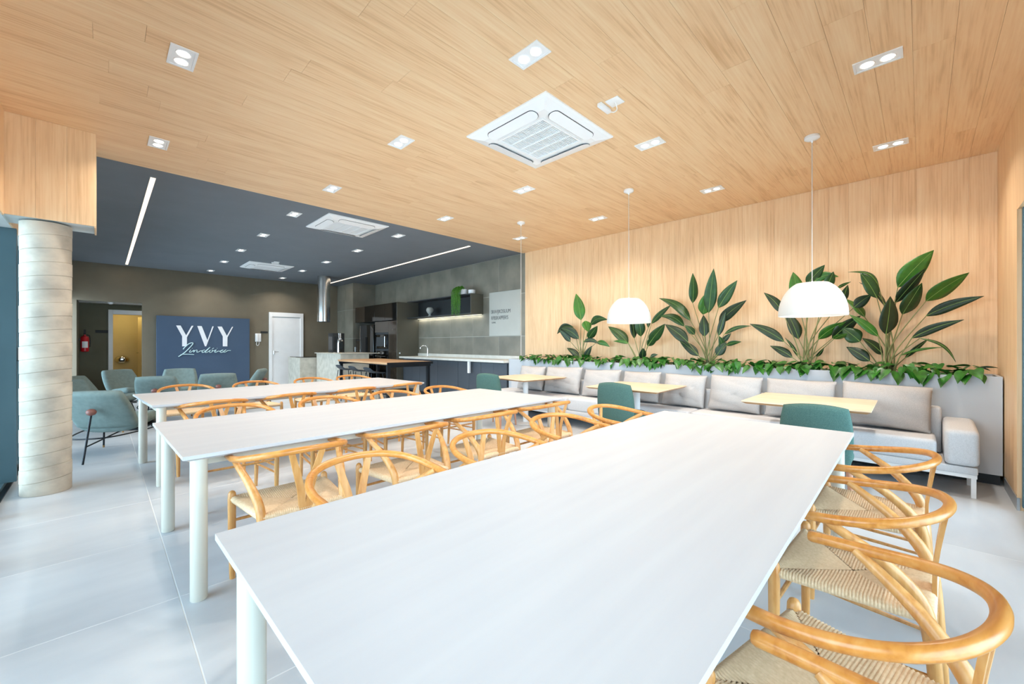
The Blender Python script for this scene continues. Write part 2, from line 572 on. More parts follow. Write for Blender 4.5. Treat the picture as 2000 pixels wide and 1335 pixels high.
hd = MB().tube([(DX0 + 0.13, YB - 0.03, 1.06), (DX0 + 0.13, YB - 0.075, 1.06), (DX0 + 0.24, YB - 0.075, 1.06)], 0.009, 8)
hd.lathe([(0.022, -0.05), (0.022, 0.05)], 10, (DX0 + 0.13, YB - 0.034, 1.04))
hd.build('door_handle', 'chrome', d)

# ---- corridor and washroom behind the opening
CY = 15.30
cw = MB().box(XL - 0.12, OX0, YB + 0.15, CY, 0, 2.5)
struct(cw.build('wall_corridor_left', 'corridor_wall'))
struct(MB().box(1.75, 1.87, YB + 0.15, CY, 0, 2.5).build('wall_corridor_right', 'corridor_wall'))
struct(MB().box(OX0, 1.75, YB + 0.15, CY, 2.36, 2.5).build('ceiling_corridor', 'white_paint'))
FX0, FX1 = 0.20, 0.98
cb = MB().box(XL - 0.12, FX0, CY, CY + 0.12, 0, 2.5).box(FX1, 1.87, CY, CY + 0.12, 0, 2.5).box(FX0, FX1, CY, CY + 0.12, 2.09, 2.5)
struct(cb.build('wall_corridor_back', 'corridor_wall'))
df = MB().rbox(FX0 - 0.09, FX0, CY - 0.03, CY, 0, 2.21, 0.004, 1).rbox(FX1, FX1 + 0.09, CY - 0.03, CY, 0, 2.21, 0.004, 1)
df.rbox(FX0, FX1, CY - 0.03, CY, 2.09, 2.21, 0.004, 1)
struct(df.build('trim_1', 'white_paint'))
leaf = struct(MB().rbox(-0.02, 0.02, 0, 0.74, 0.01, 2.07, 0.004, 1).build('door_2', 'cream_wall', None, (0.93, CY + 0.14, 0), math.radians(14)))
MB().tube([(-0.02, 0.66, 1.04), (-0.07, 0.66, 1.04), (-0.07, 0.55, 1.04)], 0.009, 8).build('door_handle', 'chrome', leaf)
struct(MB().box(XL - 0.12, 1.9, 16.70, 16.85, 0, 2.55).build('wall_washroom_back', 'cream_wall'))
struct(MB().box(-0.32, -0.20, CY + 0.12, 16.70, 0, 2.55).build('wall_washroom_left', 'cream_wall'))
struct(MB().box(1.40, 1.52, CY + 0.12, 16.70, 0, 2.55).build('wall_washroom_right', 'cream_wall'))
struct(MB().box(-0.32, 1.52, CY + 0.12, 16.85, 2.45, 2.55).build('ceiling_washroom', 'cream_wall'))


def area(name, loc, size, power, color, parent=None, shape='DISK', size_y=None, rot=(0, 0, 0), spread=None):
    dl = bpy.data.lights.new(name, 'AREA')
    dl.shape = shape; dl.size = size
    if size_y: dl.size_y = size_y
    dl.energy = power * LAMP; dl.color = color
    if spread: dl.spread = spread
    o = bpy.data.objects.new(name, dl); COL.objects.link(o)
    o.location = loc; o.rotation_euler = rot; o.parent = parent
    return o


corridor_fill = thing('ceiling_lamp', 'unseen round fill lamp added to brighten the corridor behind the dark wall', 'lamp', (1.2, 14.55, 2.36))  # added fill lamp, out of view, lifts the dim corridor
MB().lathe([(0.11, -0.03), (0.12, 0.0)], 20).build('diffuser', 'lamp_white', corridor_fill)
area('lamp_light', (0, 0, -0.04), 0.2, 10.0, (1.0, 0.93, 0.80), corridor_fill)
wl = thing('ceiling_lamp', 'small round ceiling lamp inside the yellow-lit washroom', 'lamp', (0.45, 16.05, 2.45))
MB().lathe([(0.11, -0.03), (0.12, 0.0)], 20).build('diffuser', 'lamp_white', wl)
area('lamp_light', (0, 0, -0.04), 0.2, 9.0, (1.0, 0.80, 0.34), wl)

# ---- glazed facade on the left: deep upright fins, panes, sill and wood header
win = struct(MB().box(XL - 0.06, XL + 0.015, YF, YB, 0.0, 0.045).build('window_1', 'mullion_teal'))
fin = MB().box(-0.03, 0.085, -0.028, 0.028, 0.045, ZH).mesh('mullion', False); fin.materials.append(MATS['mullion_teal'])
ym = []
y = 5.87 - 6 * 1.02
while y < YB - 0.05:
    ym.append(y); y += 1.02
for y in ym:
    place('mullion', fin, win, (XL, y, 0))
for i in range(len(ym) - 1):
    y0, y1 = ym[i] + 0.028, ym[i + 1] - 0.028
    MB().box(XL - 0.022, XL - 0.014, y0, y1, 0.045, ZH).build('pane', 'glass', win, smooth=False)
for y in ym[6:8]:
    MB().rbox(XL + 0.085, XL + 0.115, y - 0.03, y + 0.03, 1.14, 1.26, 0.006, 2).build('lock_block', 'black_matte', win)
MB().box(XL + 0.015, XL + 0.05, YF, YB, -0.002, 0.012).build('floor_track', 'black_steel', win)
hl = struct(MB().box(XL - 0.06, XL + 0.06, YF, YB, ZH, ZC).build('wall_left', 'soffit_grey'))
plank_a = YF
while plank_a < 5.29 - 1e-4:
    b = min(plank_a + 0.9, 5.29)
    MB().box(XL + 0.06, XL + 0.072, plank_a + 0.0006, b - 0.0006, ZH, ZC - 0.001).build('panel', 'wall_wood', hl)
    plank_a = b
MB().box(XL + 0.06, XL + 0.072, 5.66, YB - 0.01, ZH, ZH + 0.09).build('edge_strip', 'wall_wood', hl)

# ---- glazed front behind the camera and the wood wall beside it
X2 = 5.06
wf = struct(MB().box(X2, XR + 0.1, YF - 0.12, YF - 0.012, 0, ZC).build('wall_front', 'wall_wood'))
a = X2
while a < XR - 1e-4:
    b = min(a + PW, XR)
    MB().box(a + 0.0006, b - 0.0006, YF - 0.012, YF, 0.10, ZC - 0.001).build('plank', 'wall_wood', wf)
    a = b
MB().box(X2 - 0.012, X2, YF - 0.12, YF + 0.004, 0.10, ZH).build('jamb', 'wall_wood', wf)
struct(MB().box(X2 - 0.01, 5.74, YF - 0.012, YF + 0.004, 0.0, 0.098).build('baseboard_front', 'aluminium'))
struct(MB().box(XL - 0.06, X2, YF - 0.12, YF, ZH, ZC).build('wall_front_header', 'wall_wood'))
w2 = struct(MB().box(XL, X2 - 0.012, YF - 0.10, YF - 0.03, 0.0, 0.04).build('window_2', 'mullion_teal'))
xm = [XL + 0.03 + i * (X2 - XL - 0.07) / 5 for i in range(6)]
for x in xm:
    MB().box(x - 0.025, x + 0.025, YF - 0.11, YF - 0.02, 0.04, ZH).build('mullion', 'mullion_teal', w2, smooth=False)
for i in range(5):
    MB().box(xm[i] + 0.025, xm[i + 1] - 0.025, YF - 0.07, YF - 0.062, 0.04, ZH).build('pane', 'glass', w2, smooth=False)

# ---- concrete column and the wood-clad box over it
CXc, CYc, CR = -0.350, 5.465, 0.156
m = MB()
prof = []
z = 0.0
nb = 20; bh = ZH / nb
for i in range(nb):
    r = CR + 0.0018 * math.sin(i * 2.1)
    prof += [(r - 0.003, z + 0.0), (r - 0.003, z + 0.0015), (r, z + 0.003), (r, z + bh * .5), (r, z + bh - 0.003), (r - 0.003, z + bh - 0.0015)]
    z += bh
m.lathe(prof, 48, (CXc, CYc, 0))
m.v = [(x, y, zz + (0.020 * (x - CXc) / CR - 0.006 * (y - CYc) / CR) * min(1, zz / 0.08) * min(1, (ZH - zz) / 0.08)) for x, y, zz in m.v]
tag(m.build('concrete_column', 'concrete', angle=30), 'round board-marked concrete column beside the glass facade', 'column')
BX0, BX1, BY0, BY1 = XL + 0.06, -0.04, 5.29, 5.66
bx = struct(MB().box(BX0, BX1 - 0.012, BY0 + 0.012, BY1, ZH + 0.012, ZC).build('trim_2', 'soffit_grey'))
a = BX0
while a < BX1 - 1e-3:
    b = min(a + 0.18, BX1)
    MB().box(a + 0.0004, b - 0.0004, BY0, BY0 + 0.012, ZH + 0.012, ZC - 0.001).build('panel', 'wall_wood', bx)
    a = b
MB().box(BX1 - 0.012, BX1, BY0 + 0.012, BY1, ZH + 0.0, ZC - 0.001).build('panel', 'wall_wood', bx)

# ================================================================== dining tables
def make_table(loc, rz, L, W, label, inset=0.14):
    t = thing('dining_table', label, 'table', loc, rz, 'long white dining tables')
    top = MB(); hx, hy = L / 2, W / 2
    # bevelled underside edge, thin visible rim
    top.add([(-hx, -hy, 0.75), (hx, -hy, 0.75), (hx, hy, 0.75), (-hx, hy, 0.75),
             (-hx, -hy, 0.732), (hx, -hy, 0.732), (hx, hy, 0.732), (-hx, hy, 0.732),
             (-hx + .03, -hy + .03, 0.718), (hx - .03, -hy + .03, 0.718), (hx - .03, hy - .03, 0.718), (-hx + .03, hy - .03, 0.718)],
            [(0, 1, 2, 3), (0, 4, 5, 1), (1, 5, 6, 2), (2, 6, 7, 3), (3, 7, 4, 0), (4, 8, 9, 5), (5, 9, 10, 6), (6, 10, 11, 7), (7, 11, 8, 4), (8, 11, 10, 9)])
    top.build('tabletop', 'table_white', t, smooth=False)
    ap = MB()
    for s in (-1, 1):
        ap.box(-hx + .09, hx - .09, s * (hy - inset) - .012, s * (hy - inset) + .012, 0.665, 0.717)
        ap.box(s * (hx - .075) - .012, s * (hx - .075) + .012, -hy + .09, hy - .09, 0.665, 0.717)
    ap.build('apron', 'table_leg', t, smooth=False)
    for sx in (-1, 1):
        for sy in (-1, 1):
            MB().lathe([(0.034, 0.0), (0.037, 0.004), (0.037, 0.717)], 24, (sx * (hx - .075), sy * (hy - .075), 0)).build('leg', 'table_leg', t)
            MB().lathe([(0.028, -0.0005), (0.028, 0.003)], 16, (sx * (hx - .075), sy * (hy - .075), 0)).build('foot_pad', 'black_matte', t)
    return t


TABLES = [
    ((1.760, 0.872), 0.9, 3.04, 1.20, 'nearest long white dining table, filling the foreground'),
    ((1.780, 3.190), 1.3, 3.04, 1.25, 'middle one of the three long white dining tables'),
    ((1.745, 5.560), 3.6, 2.95, 1.24, 'farthest long white dining table, beside the grey lounge chairs'),
]
for c, r, L, W, lab in TABLES:
    make_table((c[0], c[1], 0), math.radians(r), L, W, lab, 0.26 if 'farthest' in lab else 0.15)


# ================================================================== wishbone chairs
def woven_seat():
    m = MB()
    FL, FR, BR, BL = Vector((-.245, .205, 0)), Vector((.245, .205, 0)), Vector((.200, -.205, 0)), Vector((-.200, -.205, 0))
    C = Vector((0, .005, 0))
    for A, B, n in ((FR, FL, 50), (FL, BL, 44), (BL, BR, 42), (BR, FR, 44)):
        M = (A + B) / 2; e = (B - A).normalized(); out = (M - C).normalized()
        step = (B - A).length / n
        for i in range(n):
            s = (i + 0.5) / n
            E = A.lerp(B, s); w = 1 - abs(2 * s - 1)
            inn = E + (C - M) * w * 0.995
            zc = 0.437 + 0.018 * (1 - w)
            path = [(inn, zc), (inn.lerp(E, .55), zc + (0.458 - zc) * .6), (E - out * .006, 0.461), (E + out * .009, 0.456),
                    (E + out * .016, 0.444), (E + out * .010, 0.428), (E - out * .01, 0.422)]
            vs = []; fs = []
            for k, (p, z) in enumerate(path):
                for q, dz, do in ((-.5, -.0032, 0), (0, 0, 0), (.5, -.0032, 0)):
                    oo = out * (-0.003 if (dz and k in (3, 4)) else 0)
                    vs.append(p + e * (step * q) + oo + Vector((0, 0, z + (dz if k < 4 else 0))))
            for k in range(len(path) - 1):
                for q in (0, 1):
                    a = k * 3 + q
                    fs.append((a, a + 1, a + 4, a + 3))
            m.add(vs, fs)
    # underside
    m.add([FL + Vector((0, 0, .424)), FR + Vector((0, 0, .424)), BR + Vector((0, 0, .424)), BL + Vector((0, 0, .424))], [(0, 3, 2, 1)])
    return m


def make_wishbone():
    t = thing('wishbone_chair', 'wishbone chair', 'chair')
    me = bpy.data.meshes.new('seat'); w = woven_seat()
    me.from_pydata(w.v, [], w.f); me.update()
    me.polygons.foreach_set('use_smooth', [True] * len(me.polygons)); me.set_sharp_from_angle(angle=math.radians(75))
    me.materials.append(MATS['paper_cord'])
    place('seat', me, t)
    for s in (-1, 1):
        MB().tube([(s * .245, .205, 0), (s * .245, .205, .02), (s * .247, .205, .25), (s * .247, .205, .44), (s * .247, .205, .470), (s * .247, .205, .482), (s * .247, .205, .487)],
                  [.0135, .015, .019, .0205, .019, .013, .003], 12).build('front_leg', 'ash', t)
        pts = smoothpath([(s * .195, -.235, 0), (s * .197, -.222, .20), (s * .200, -.205, .40), (s * .207, -.178, .50), (s * .232, -.095, .595), (s * .258, .005, .665), (s * .268, .055, .695)], 5)
        n = len(pts)
        rr = [(.0135 + .0085 * min(1, (i / n) / .38)) if i / n < .5 else .022 - .0105 * ((i / n) - .5) / .5 for i in range(n)]
        MB().tube(pts, rr, 12).build('rear_leg', 'ash', t)
        for zz, dy in ((.205, 0), (.262, 0)):
            MB().tube([(s * .245, .20, zz), (s * .222, -.01, zz), (s * .198, -.215, zz)], [.007, .0095, .007], 8).build('side_stretcher', 'ash', t)
    MB().tube([(-.24, .205, .32), (0, .207, .32), (.24, .205, .32)], [.008, .010, .008], 8).build('front_stretcher', 'ash', t)
    MB().tube([(-.195, -.21, .30), (.195, -.21, .30)], .009, 8).build('rear_stretcher', 'ash', t)
    # steam-bent rail: two straight arms and a wide bow, rising towards the back
    P = [(-.272, .165, .692), (-.276, .10, .697), (-.277, .02, .704), (-.262, -.075, .718), (-.214, -.165, .736), (-.125, -.226, .750), (0, -.248, .755)]
    P = P + [(-x, y, z) for x, y, z in reversed(P[:-1])]
    pts = smoothpath(P, 6); n = len(pts)
    rr = [0.0165] * n
    e0 = (pts[0] - pts[1]).normalized(); e1 = (pts[-1] - pts[-2]).normalized()
    pts = [pts[0] + e0 * .011, pts[0] + e0 * .008] + pts + [pts[-1] + e1 * .008, pts[-1] + e1 * .011]; rr = [.008, .0135] + rr + [.0135, .008]
    MB().tube(pts, rr, 14).build('back_rail', 'ash_rail', t)
    # Y splat of two flat curved blades meeting at the seat rail
    sp = MB()
    for s in (-1, 1):
        prof = [(.016, -.214, .415), (.0175, -.212, .47), (.024, -.213, .54), (.042, -.222, .62), (.064, -.233, .70), (.076, -.240, .745)]
        vs = []; fs = []
        for k, (x, y, z) in enumerate(prof):
            hw = .0175 if k < 4 else .0155
            for dx, dy in ((-hw, -.006), (hw, -.006), (hw, .006), (-hw, .006)):
                vs.append((s * x + dx, y + dy, z))
        for k in range(len(prof) - 1):
            for q in range(4):
                a = k * 4 + q; b = k * 4 + (q + 1) % 4
                fs.append((a, b, b + 4, a + 4))
        fs += [(3, 2, 1, 0), tuple(range(len(vs) - 4, len(vs)))]
        sp.add(vs, fs)
    sp.build('splat', 'ash', t, smooth=False)
    MB().box(-.17, .17, -.221, -.205, .395, .421).build('seat_rail', 'ash', t, smooth=False)
    return t


proto = make_wishbone()
first_used = [False]


def wish(x, y, rz, label, group):
    if not first_used[0]:
        o = proto; first_used[0] = True
    else:
        o = copy_tree(proto)
    o.location = (x, y, 0); o.rotation_euler = (0, 0, math.radians(rz))
    tag(o, label, 'chair', group)


seat_words = ['nearest its left end', 'second from left end', 'third from left end', 'at its right end']
ROWS = [
    # (chairs as (x, y, rz), sentence, group)
    ([(0.66, 0.125, -10), (1.285, 0.135, -11), (2.03, 0.18, -2), (2.81, 0.195, 0)],
     'on the wall side of the nearest table', 'chairs at the nearest table, wall side'),
    ([(0.86, 1.70, 181), (1.60, 1.69, 179), (2.36, 1.78, 174), (3.04, 1.76, 181)],
     'on the far side of the nearest table', 'chairs at the nearest table, far side'),
    ([(0.755, 2.50, 0), (1.49, 2.52, 1), (2.22, 2.55, 0), (2.96, 2.57, 2)],
     'on the near side of the middle table', 'chairs at the middle table, near side'),
    ([(0.80, 4.08, 180), (1.58, 4.08, 181), (2.30, 4.09, 180), (3.00, 4.12, 182)],
     'on the far side of the middle table', 'chairs at the middle table, far side'),
    ([(0.78, 4.95, 3), (1.48, 5.03, 4), (2.24, 5.10, 3), (2.98, 5.18, 4)],
     'on the near side of the farthest table', 'chairs at the farthest table, near side'),
    ([(0.76, 6.62, 182), (1.53, 6.58, 183), (2.32, 6.64, 184), (2.98, 6.70, 183)],
     'on the far side of the farthest table', 'chairs at the farthest table, far side'),
]
for chairs, side, grp in ROWS:
    for i, (x, y, r) in enumerate(chairs):
        wish(x, y, r, 'woven-seat wishbone chair %s, %s' % (side.replace('on the', 'on', 1), seat_words[i]), grp)


# ================================================================== banquette: planter, sofa, cushions
PX, PZ = 5.77, 1.0              # planter front and rim
pl = thing('planter', 'long light grey planter box running along the wood wall', 'planter', (0, 0, 0))
MB().box(PX, PX + 0.025, YF + 0.01, 5.86, 0.10, PZ).build('front_panel', 'planter_grey', pl, smooth=False)
MB().box(XR - 0.03, XR - 0.005, YF + 0.01, 5.86, 0.10, PZ).build('back_panel', 'planter_grey', pl, smooth=False)
for y0 in (YF + 0.01, 5.835):
    MB().box(PX + 0.025, XR - 0.03, y0, y0 + 0.025, 0.10, PZ).build('end_panel', 'planter_grey', pl, smooth=False)
MB().box(PX + 0.025, XR - 0.03, YF + 0.035, 5.835, 0.80, 0.93).build('soil', 'soil', pl, smooth=False)
MB().box(PX + 0.06, XR - 0.03, YF + 0.02, 5.84, 0.0, 0.10).build('plinth', 'plinth_black', pl, smooth=False)

SF = 5.17                       # sofa front edge
so = thing('sofa', 'long light grey banquette sofa with one armrest on the right', 'sofa', (0, 0, 0))
ye = 5.66
for y0, y1 in ((-0.095, 2.05), (2.055, 3.95), (3.955, ye)):
    MB().rbox(SF, 5.70, y0, y1, 0.255, 0.455, 0.035, 4).build('seat_cushion', 'sofa_fabric', so)
MB().rbox(5.62, 5.755, -0.135, ye, 0.26, 0.70, 0.03, 3).build('backrest', 'sofa_fabric', so)
ar = MB()
hw = 0.235
ar.rbox(SF - 0.02, 5.755, -0.345, -0.138, 0.262, 0.565, 0.04, 5)
ar.v = [(x, y, z + (0.035 * (x - SF) / 0.5 if z > 0.4 else 0)) for x, y, z in ar.v]
ar.build('armrest', 'sofa_fabric', so)
MB().rbox(SF - 0.005, 5.70, -0.335, ye, 0.195, 0.258, 0.012, 2).build('base', 'sofa_fabric', so)
fm = MB().box(SF + 0.005, SF + 0.035, -0.33, ye, 0.165, 0.195).box(5.64, 5.67, -0.33, ye, 0.165, 0.195).box(SF + 0.035, 5.64, -0.33, -0.30, 0.165, 0.195).box(SF + 0.035, 5.64, ye - .03, ye, 0.165, 0.195)
fm.build('frame', 'white_paint', so, smooth=False)
for y0 in (-0.325, 1.4, 3.2, ye - 0.04):
    for x0 in (SF + 0.01, 5.63):
        MB().box(x0, x0 + 0.03, y0, y0 + 0.03, 0.0, 0.165).build('leg', 'white_paint', so, smooth=False)

cw_words = ['beside the armrest', 'second from the armrest', 'third from the armrest', 'fourth from the armrest', 'fifth from the armrest',
            'sixth from the armrest', 'seventh from the armrest', 'eighth and farthest from the armrest']
edges = [(-0.085, 0.62), (0.635, 1.315), (1.335, 1.95), (1.975, 2.56), (2.585, 3.20), (3.215, 3.92), (3.935, 4.71), (4.725, 5.36)]
for i, (y0, y1) in enumerate(edges):
    rnd = random.Random(40 + i)
    hw = (y1 - y0) / 2 - 0.006; hh = 0.215 + 0.012 * rnd.random()
    f1, f2, f3 = rnd.uniform(3, 6), rnd.uniform(4, 8), rnd.random() * 6

    def P(x, y, hw=hw, hh=hh, f1=f1, f2=f2, f3=f3):
        # upright pillow leaning on the backrest, pulled-in edges, soft wrinkles
        yy = x * hw * (1 - 0.05 * (1 - y * y)); zz = y * hh * (1 - 0.06 * (1 - x * x))
        ww = 0.006 * math.sin(f1 * x * 2 + f3 + 2 * y) + 0.005 * math.sin(f2 * y * 2 + f3 * 2 + x * 3)
        return (ww + 0.10 * (zz) / hh * 0.45, -yy, zz)
    c = MB().pad(P, 0.19, 18, 16, 2.4, 0.10)
    o = c.build('cushion', 'cushion_fabric', None, (5.545, (y0 + y1) / 2, 0.462 + hh), angle=80)
    o.rotation_euler = (math.radians(rnd.uniform(-2.5, 2.5)), math.radians(4), math.radians(rnd.uniform(-2, 2)))
    tag(o, 'grey back cushion on the banquette sofa, %s' % cw_words[i], 'cushion', 'sofa back cushions')


# ---- square pedestal tables in front of the sofa
def pedestal(loc, rz, label):
    t = thing('pedestal_table', label, 'table', loc, math.radians(rz), 'square pedestal tables')
    h = 0.475
    tp = MB(); r = 0.02
    tp.add([(-h, -h, .75), (h, -h, .75), (h, h, .75), (-h, h, .75), (-h, -h, .742), (h, -h, .742), (h, h, .742), (-h, h, .742)],
           [(0, 1, 2, 3), (4, 7, 6, 5), (0, 4, 5, 1), (1, 5, 6, 2), (2, 6, 7, 3), (3, 7, 4, 0)])
    tp.build('tabletop', 'oak_top', t, smooth=False)
    ed = MB(); g = h - .03
    ed.add([(-h, -h, .742), (h, -h, .742), (h, h, .742), (-h, h, .742), (-g, -g, .722), (g, -g, .722), (g, g, .722), (-g, g, .722)],
           [(0, 1, 2, 3), (4, 7, 6, 5), (0, 4, 5, 1), (1, 5, 6, 2), (2, 6, 7, 3), (3, 7, 4, 0)])
    ed.build('edge_band', 'oak_edge', t, smooth=False)
    MB().lathe([(0.045, 0.01), (0.045, 0.722)], 24).build('stem', 'white_paint', t)
    MB().lathe([(0.24, 0.0), (0.245, 0.004), (0.24, 0.010), (0.06, 0.014)], 36).build('base', 'white_paint', t)
    return t


pedestal((4.86, 0.77, 0), 1, 'square oak pedestal table nearest the sofa armrest')
pedestal((4.93, 2.63, 0), 3, 'square oak pedestal table under the middle of the sofa cushions')
pedestal((4.97, 4.65, 0), -4, 'square oak pedestal table nearest the kitchen counter')


# ---- teal upholstered chairs
def make_teal():
    t = thing('upholstered_chair', 'teal chair', 'chair')

    def PB(x, y):
        w = 0.235 * (1 - 0.05 * (y + 1) / 2) 
        return (x * w, -0.20 + 0.05 * x * x - 0.055 * (y + 1) / 2 - 0.005, 0.605 + y * 0.245)
    MB().pad(PB, 0.075, 16, 16, 9, 0.42).build('backrest', 'teal_fabric', t, angle=70)

    def PS(x, y):
        return (x * 0.245 * (1 - 0.06 * (1 - y) / 2), 0.02 + y * 0.245, 0.435 + 0.006 * y)
    MB().pad(PS, 0.10, 16, 16, 8, 0.35).build('seat', 'teal_fabric', t, angle=70)
    for sx in (-1, 1):
        for sy in (-1, 1):
            MB().tube([(sx * .225, .02 + sy * .215, 0), (sx * .20, .02 + sy * .19, .40)], [.012, .022], 12).build('leg', 'chair_leg_wood', t)
    return t


kp = make_teal()
for i, (x, y, r, lab) in enumerate([(4.04, 0.60, -83, 'teal upholstered chair at the pedestal table nearest the armrest'),
                                    (4.48, 2.58, -84, 'teal upholstered chair at the middle pedestal table'),
                                    (4.42, 4.78, -78, 'teal upholstered chair at the pedestal table nearest the kitchen')]):
    o = kp if i == 0 else copy_tree(kp)
    o.location = (x, y, 0); o.rotation_euler = (0, 0, math.radians(r))
    tag(o, lab, 'chair', 'teal chairs')


# ================================================================== pendants, downlights, air conditioners, LED profiles
def pendant(x, y, label, shade=True, zend=1.86):
    t = thing('pendant_lamp', label, 'lamp', (x, y, ZC), 0, 'pendant lamps over the pedestal tables')
    MB().lathe([(0.058, 0.0), (0.060, -0.004), (0.060, -0.022), (0.045, -0.032), (0.012, -0.040), (0.006, -0.060)], 28).build('ceiling_rose', 'white_plastic', t)
    MB().tube([(0, 0, -0.04), (0, 0, zend - ZC)], 0.0038, 6).build('cord', 'cord_white', t)
    if shade:
        R = 0.262; H = 0.30; z0 = 1.555 - ZC
        out = [(R, 0.0), (R + .001, 0.02)]
        for k in range(1, 11):
            a = k / 10 * math.radians(64)
            out.append((R * math.cos(a) ** 0.92, 0.02 + (H - 0.02) * math.sin(a) / math.sin(math.radians(64))))
        inn = [(r - 0.004, max(z - 0.004, 0.0)) for r, z in reversed(out)]
        top = [(0.012, H + 0.002), (0.006, H + 0.02)]
        sh = MB().lathe([(r, z0 + z) for r, z in inn + out + [(0.10, H + 0.001)] + top], 40, cap=False)
        sh.build('shade', 'shade_white', t, angle=50)
        MB().ball((0, 0, z0 + 0.13), 0.05, 14).build('bulb', 'lamp_white', t)
        area('lamp_light', (0, 0, z0 + 0.06), 0.20, 3.2, (1.0, 0.93, 0.82), t)


pendant(4.60, 0.71, 'white dome pendant lamp nearest the viewer')
pendant(4.60, 2.56, 'white dome pendant lamp over the middle pedestal table')
pendant(4.63, 4.43, 'white ceiling rose with a bare hanging cord near the kitchen', False, 1.12)

tpl_d = None


def make_downlight():
    t = thing('downlight', 'downlight', 'lamp')
    hx, hy = 0.072, 0.125
    f = MB()
    for s in (-1, 1):
        f.box(-hx, hx, s * hy - (0.014 if s > 0 else 0), s * hy + (0.014 if s < 0 else 0), -0.007, 0.0)
        f.box(s * hx - (0.014 if s > 0 else 0), s * hx + (0.014 if s < 0 else 0), -hy + .014, hy - .014, -0.007, 0.0)
    f.build('frame', 'white_plastic', t, smooth=False)
    MB().box(-hx + .014, hx - .014, -hy + .014, hy - .014, -0.0025, 0.0).build('plate', 'white_plastic', t, smooth=False)
    for s in (-1, 1):
        ly = s * 0.052
        MB().lathe([(0.040, -0.0065), (0.043, -0.0025), (0.034, -0.0025), (0.034, -0.0045)], 20, (0, ly, 0), cap=False).build('trim_ring', 'white_plastic', t)
        MB().lathe([(0.034, -0.0050), (0.034, -0.0030)], 20, (0, ly, 0)).build('bulb', 'lamp_white', t)
    return t


dlp = make_downlight()
DX = [0.375, 1.99, 3.68, 5.315]
DYs = [0.21, 1.825, 3.47, 5.11, 6.51, 8.14, 9.78, 11.40, 13.05]
present = {0: [2, 3], 1: [1, 2, 3, 4, 5, 6, 7, 8], 2: [0, 1, 2, 3, 4, 5, 6, 7, 8], 3: [0, 1, 2, 3]}
rown = {0: 'row nearest the glass facade', 1: 'second row from glass facade', 2: 'second row from planted wall', 3: 'row nearest the planted wall'}
cnt = 0
for ix, iy_list in present.items():
    for n_, iy in enumerate(iy_list):
        o = dlp if cnt == 0 else copy_tree(dlp)
        cnt += 1
        o.location = (DX[ix], DYs[iy], ZC)
        wood_c = iy < 4
        k = [q for q in iy_list if (q < 4) == wood_c].index(iy)
        tag(o, 'twin spotlight in %s ceiling, %s, %s from viewer' % ('wood' if wood_c else 'grey', rown[ix], ORD[k]), 'lamp',
            'twin spotlights in the wood ceiling' if wood_c else 'twin spotlights in the grey ceiling')
        area('lamp_light', (0, 0, -0.02), 0.13, 13.0 if wood_c else 12.0, (1.0, 0.93, 0.84), o, spread=math.radians(130))


def led(x, y0, y1, label):
    t = thing('led_profile', label, 'lamp', (x, (y0 + y1) / 2, ZC))
    h = (y1 - y0) / 2
    MB().box(-0.026, 0.026, -h, h, -0.006, 0.0).build('housing', 'white_plastic', t, smooth=False)
    MB().box(-0.021, 0.021, -h + .004, h - .004, -0.009, -0.006).build('diffuser', 'led_warm', t, smooth=False)
    area('lamp_light', (0, 0, -0.02), 0.04, 26.0, (1.0, 0.84, 0.66), t, 'RECTANGLE', 2 * h)


led(0.41, 6.21, 13.42, 'long glowing LED line in the grey ceiling near the glass facade')
led(5.04, 6.20, 13.15, 'long glowing LED line in the grey ceiling above the kitchen')


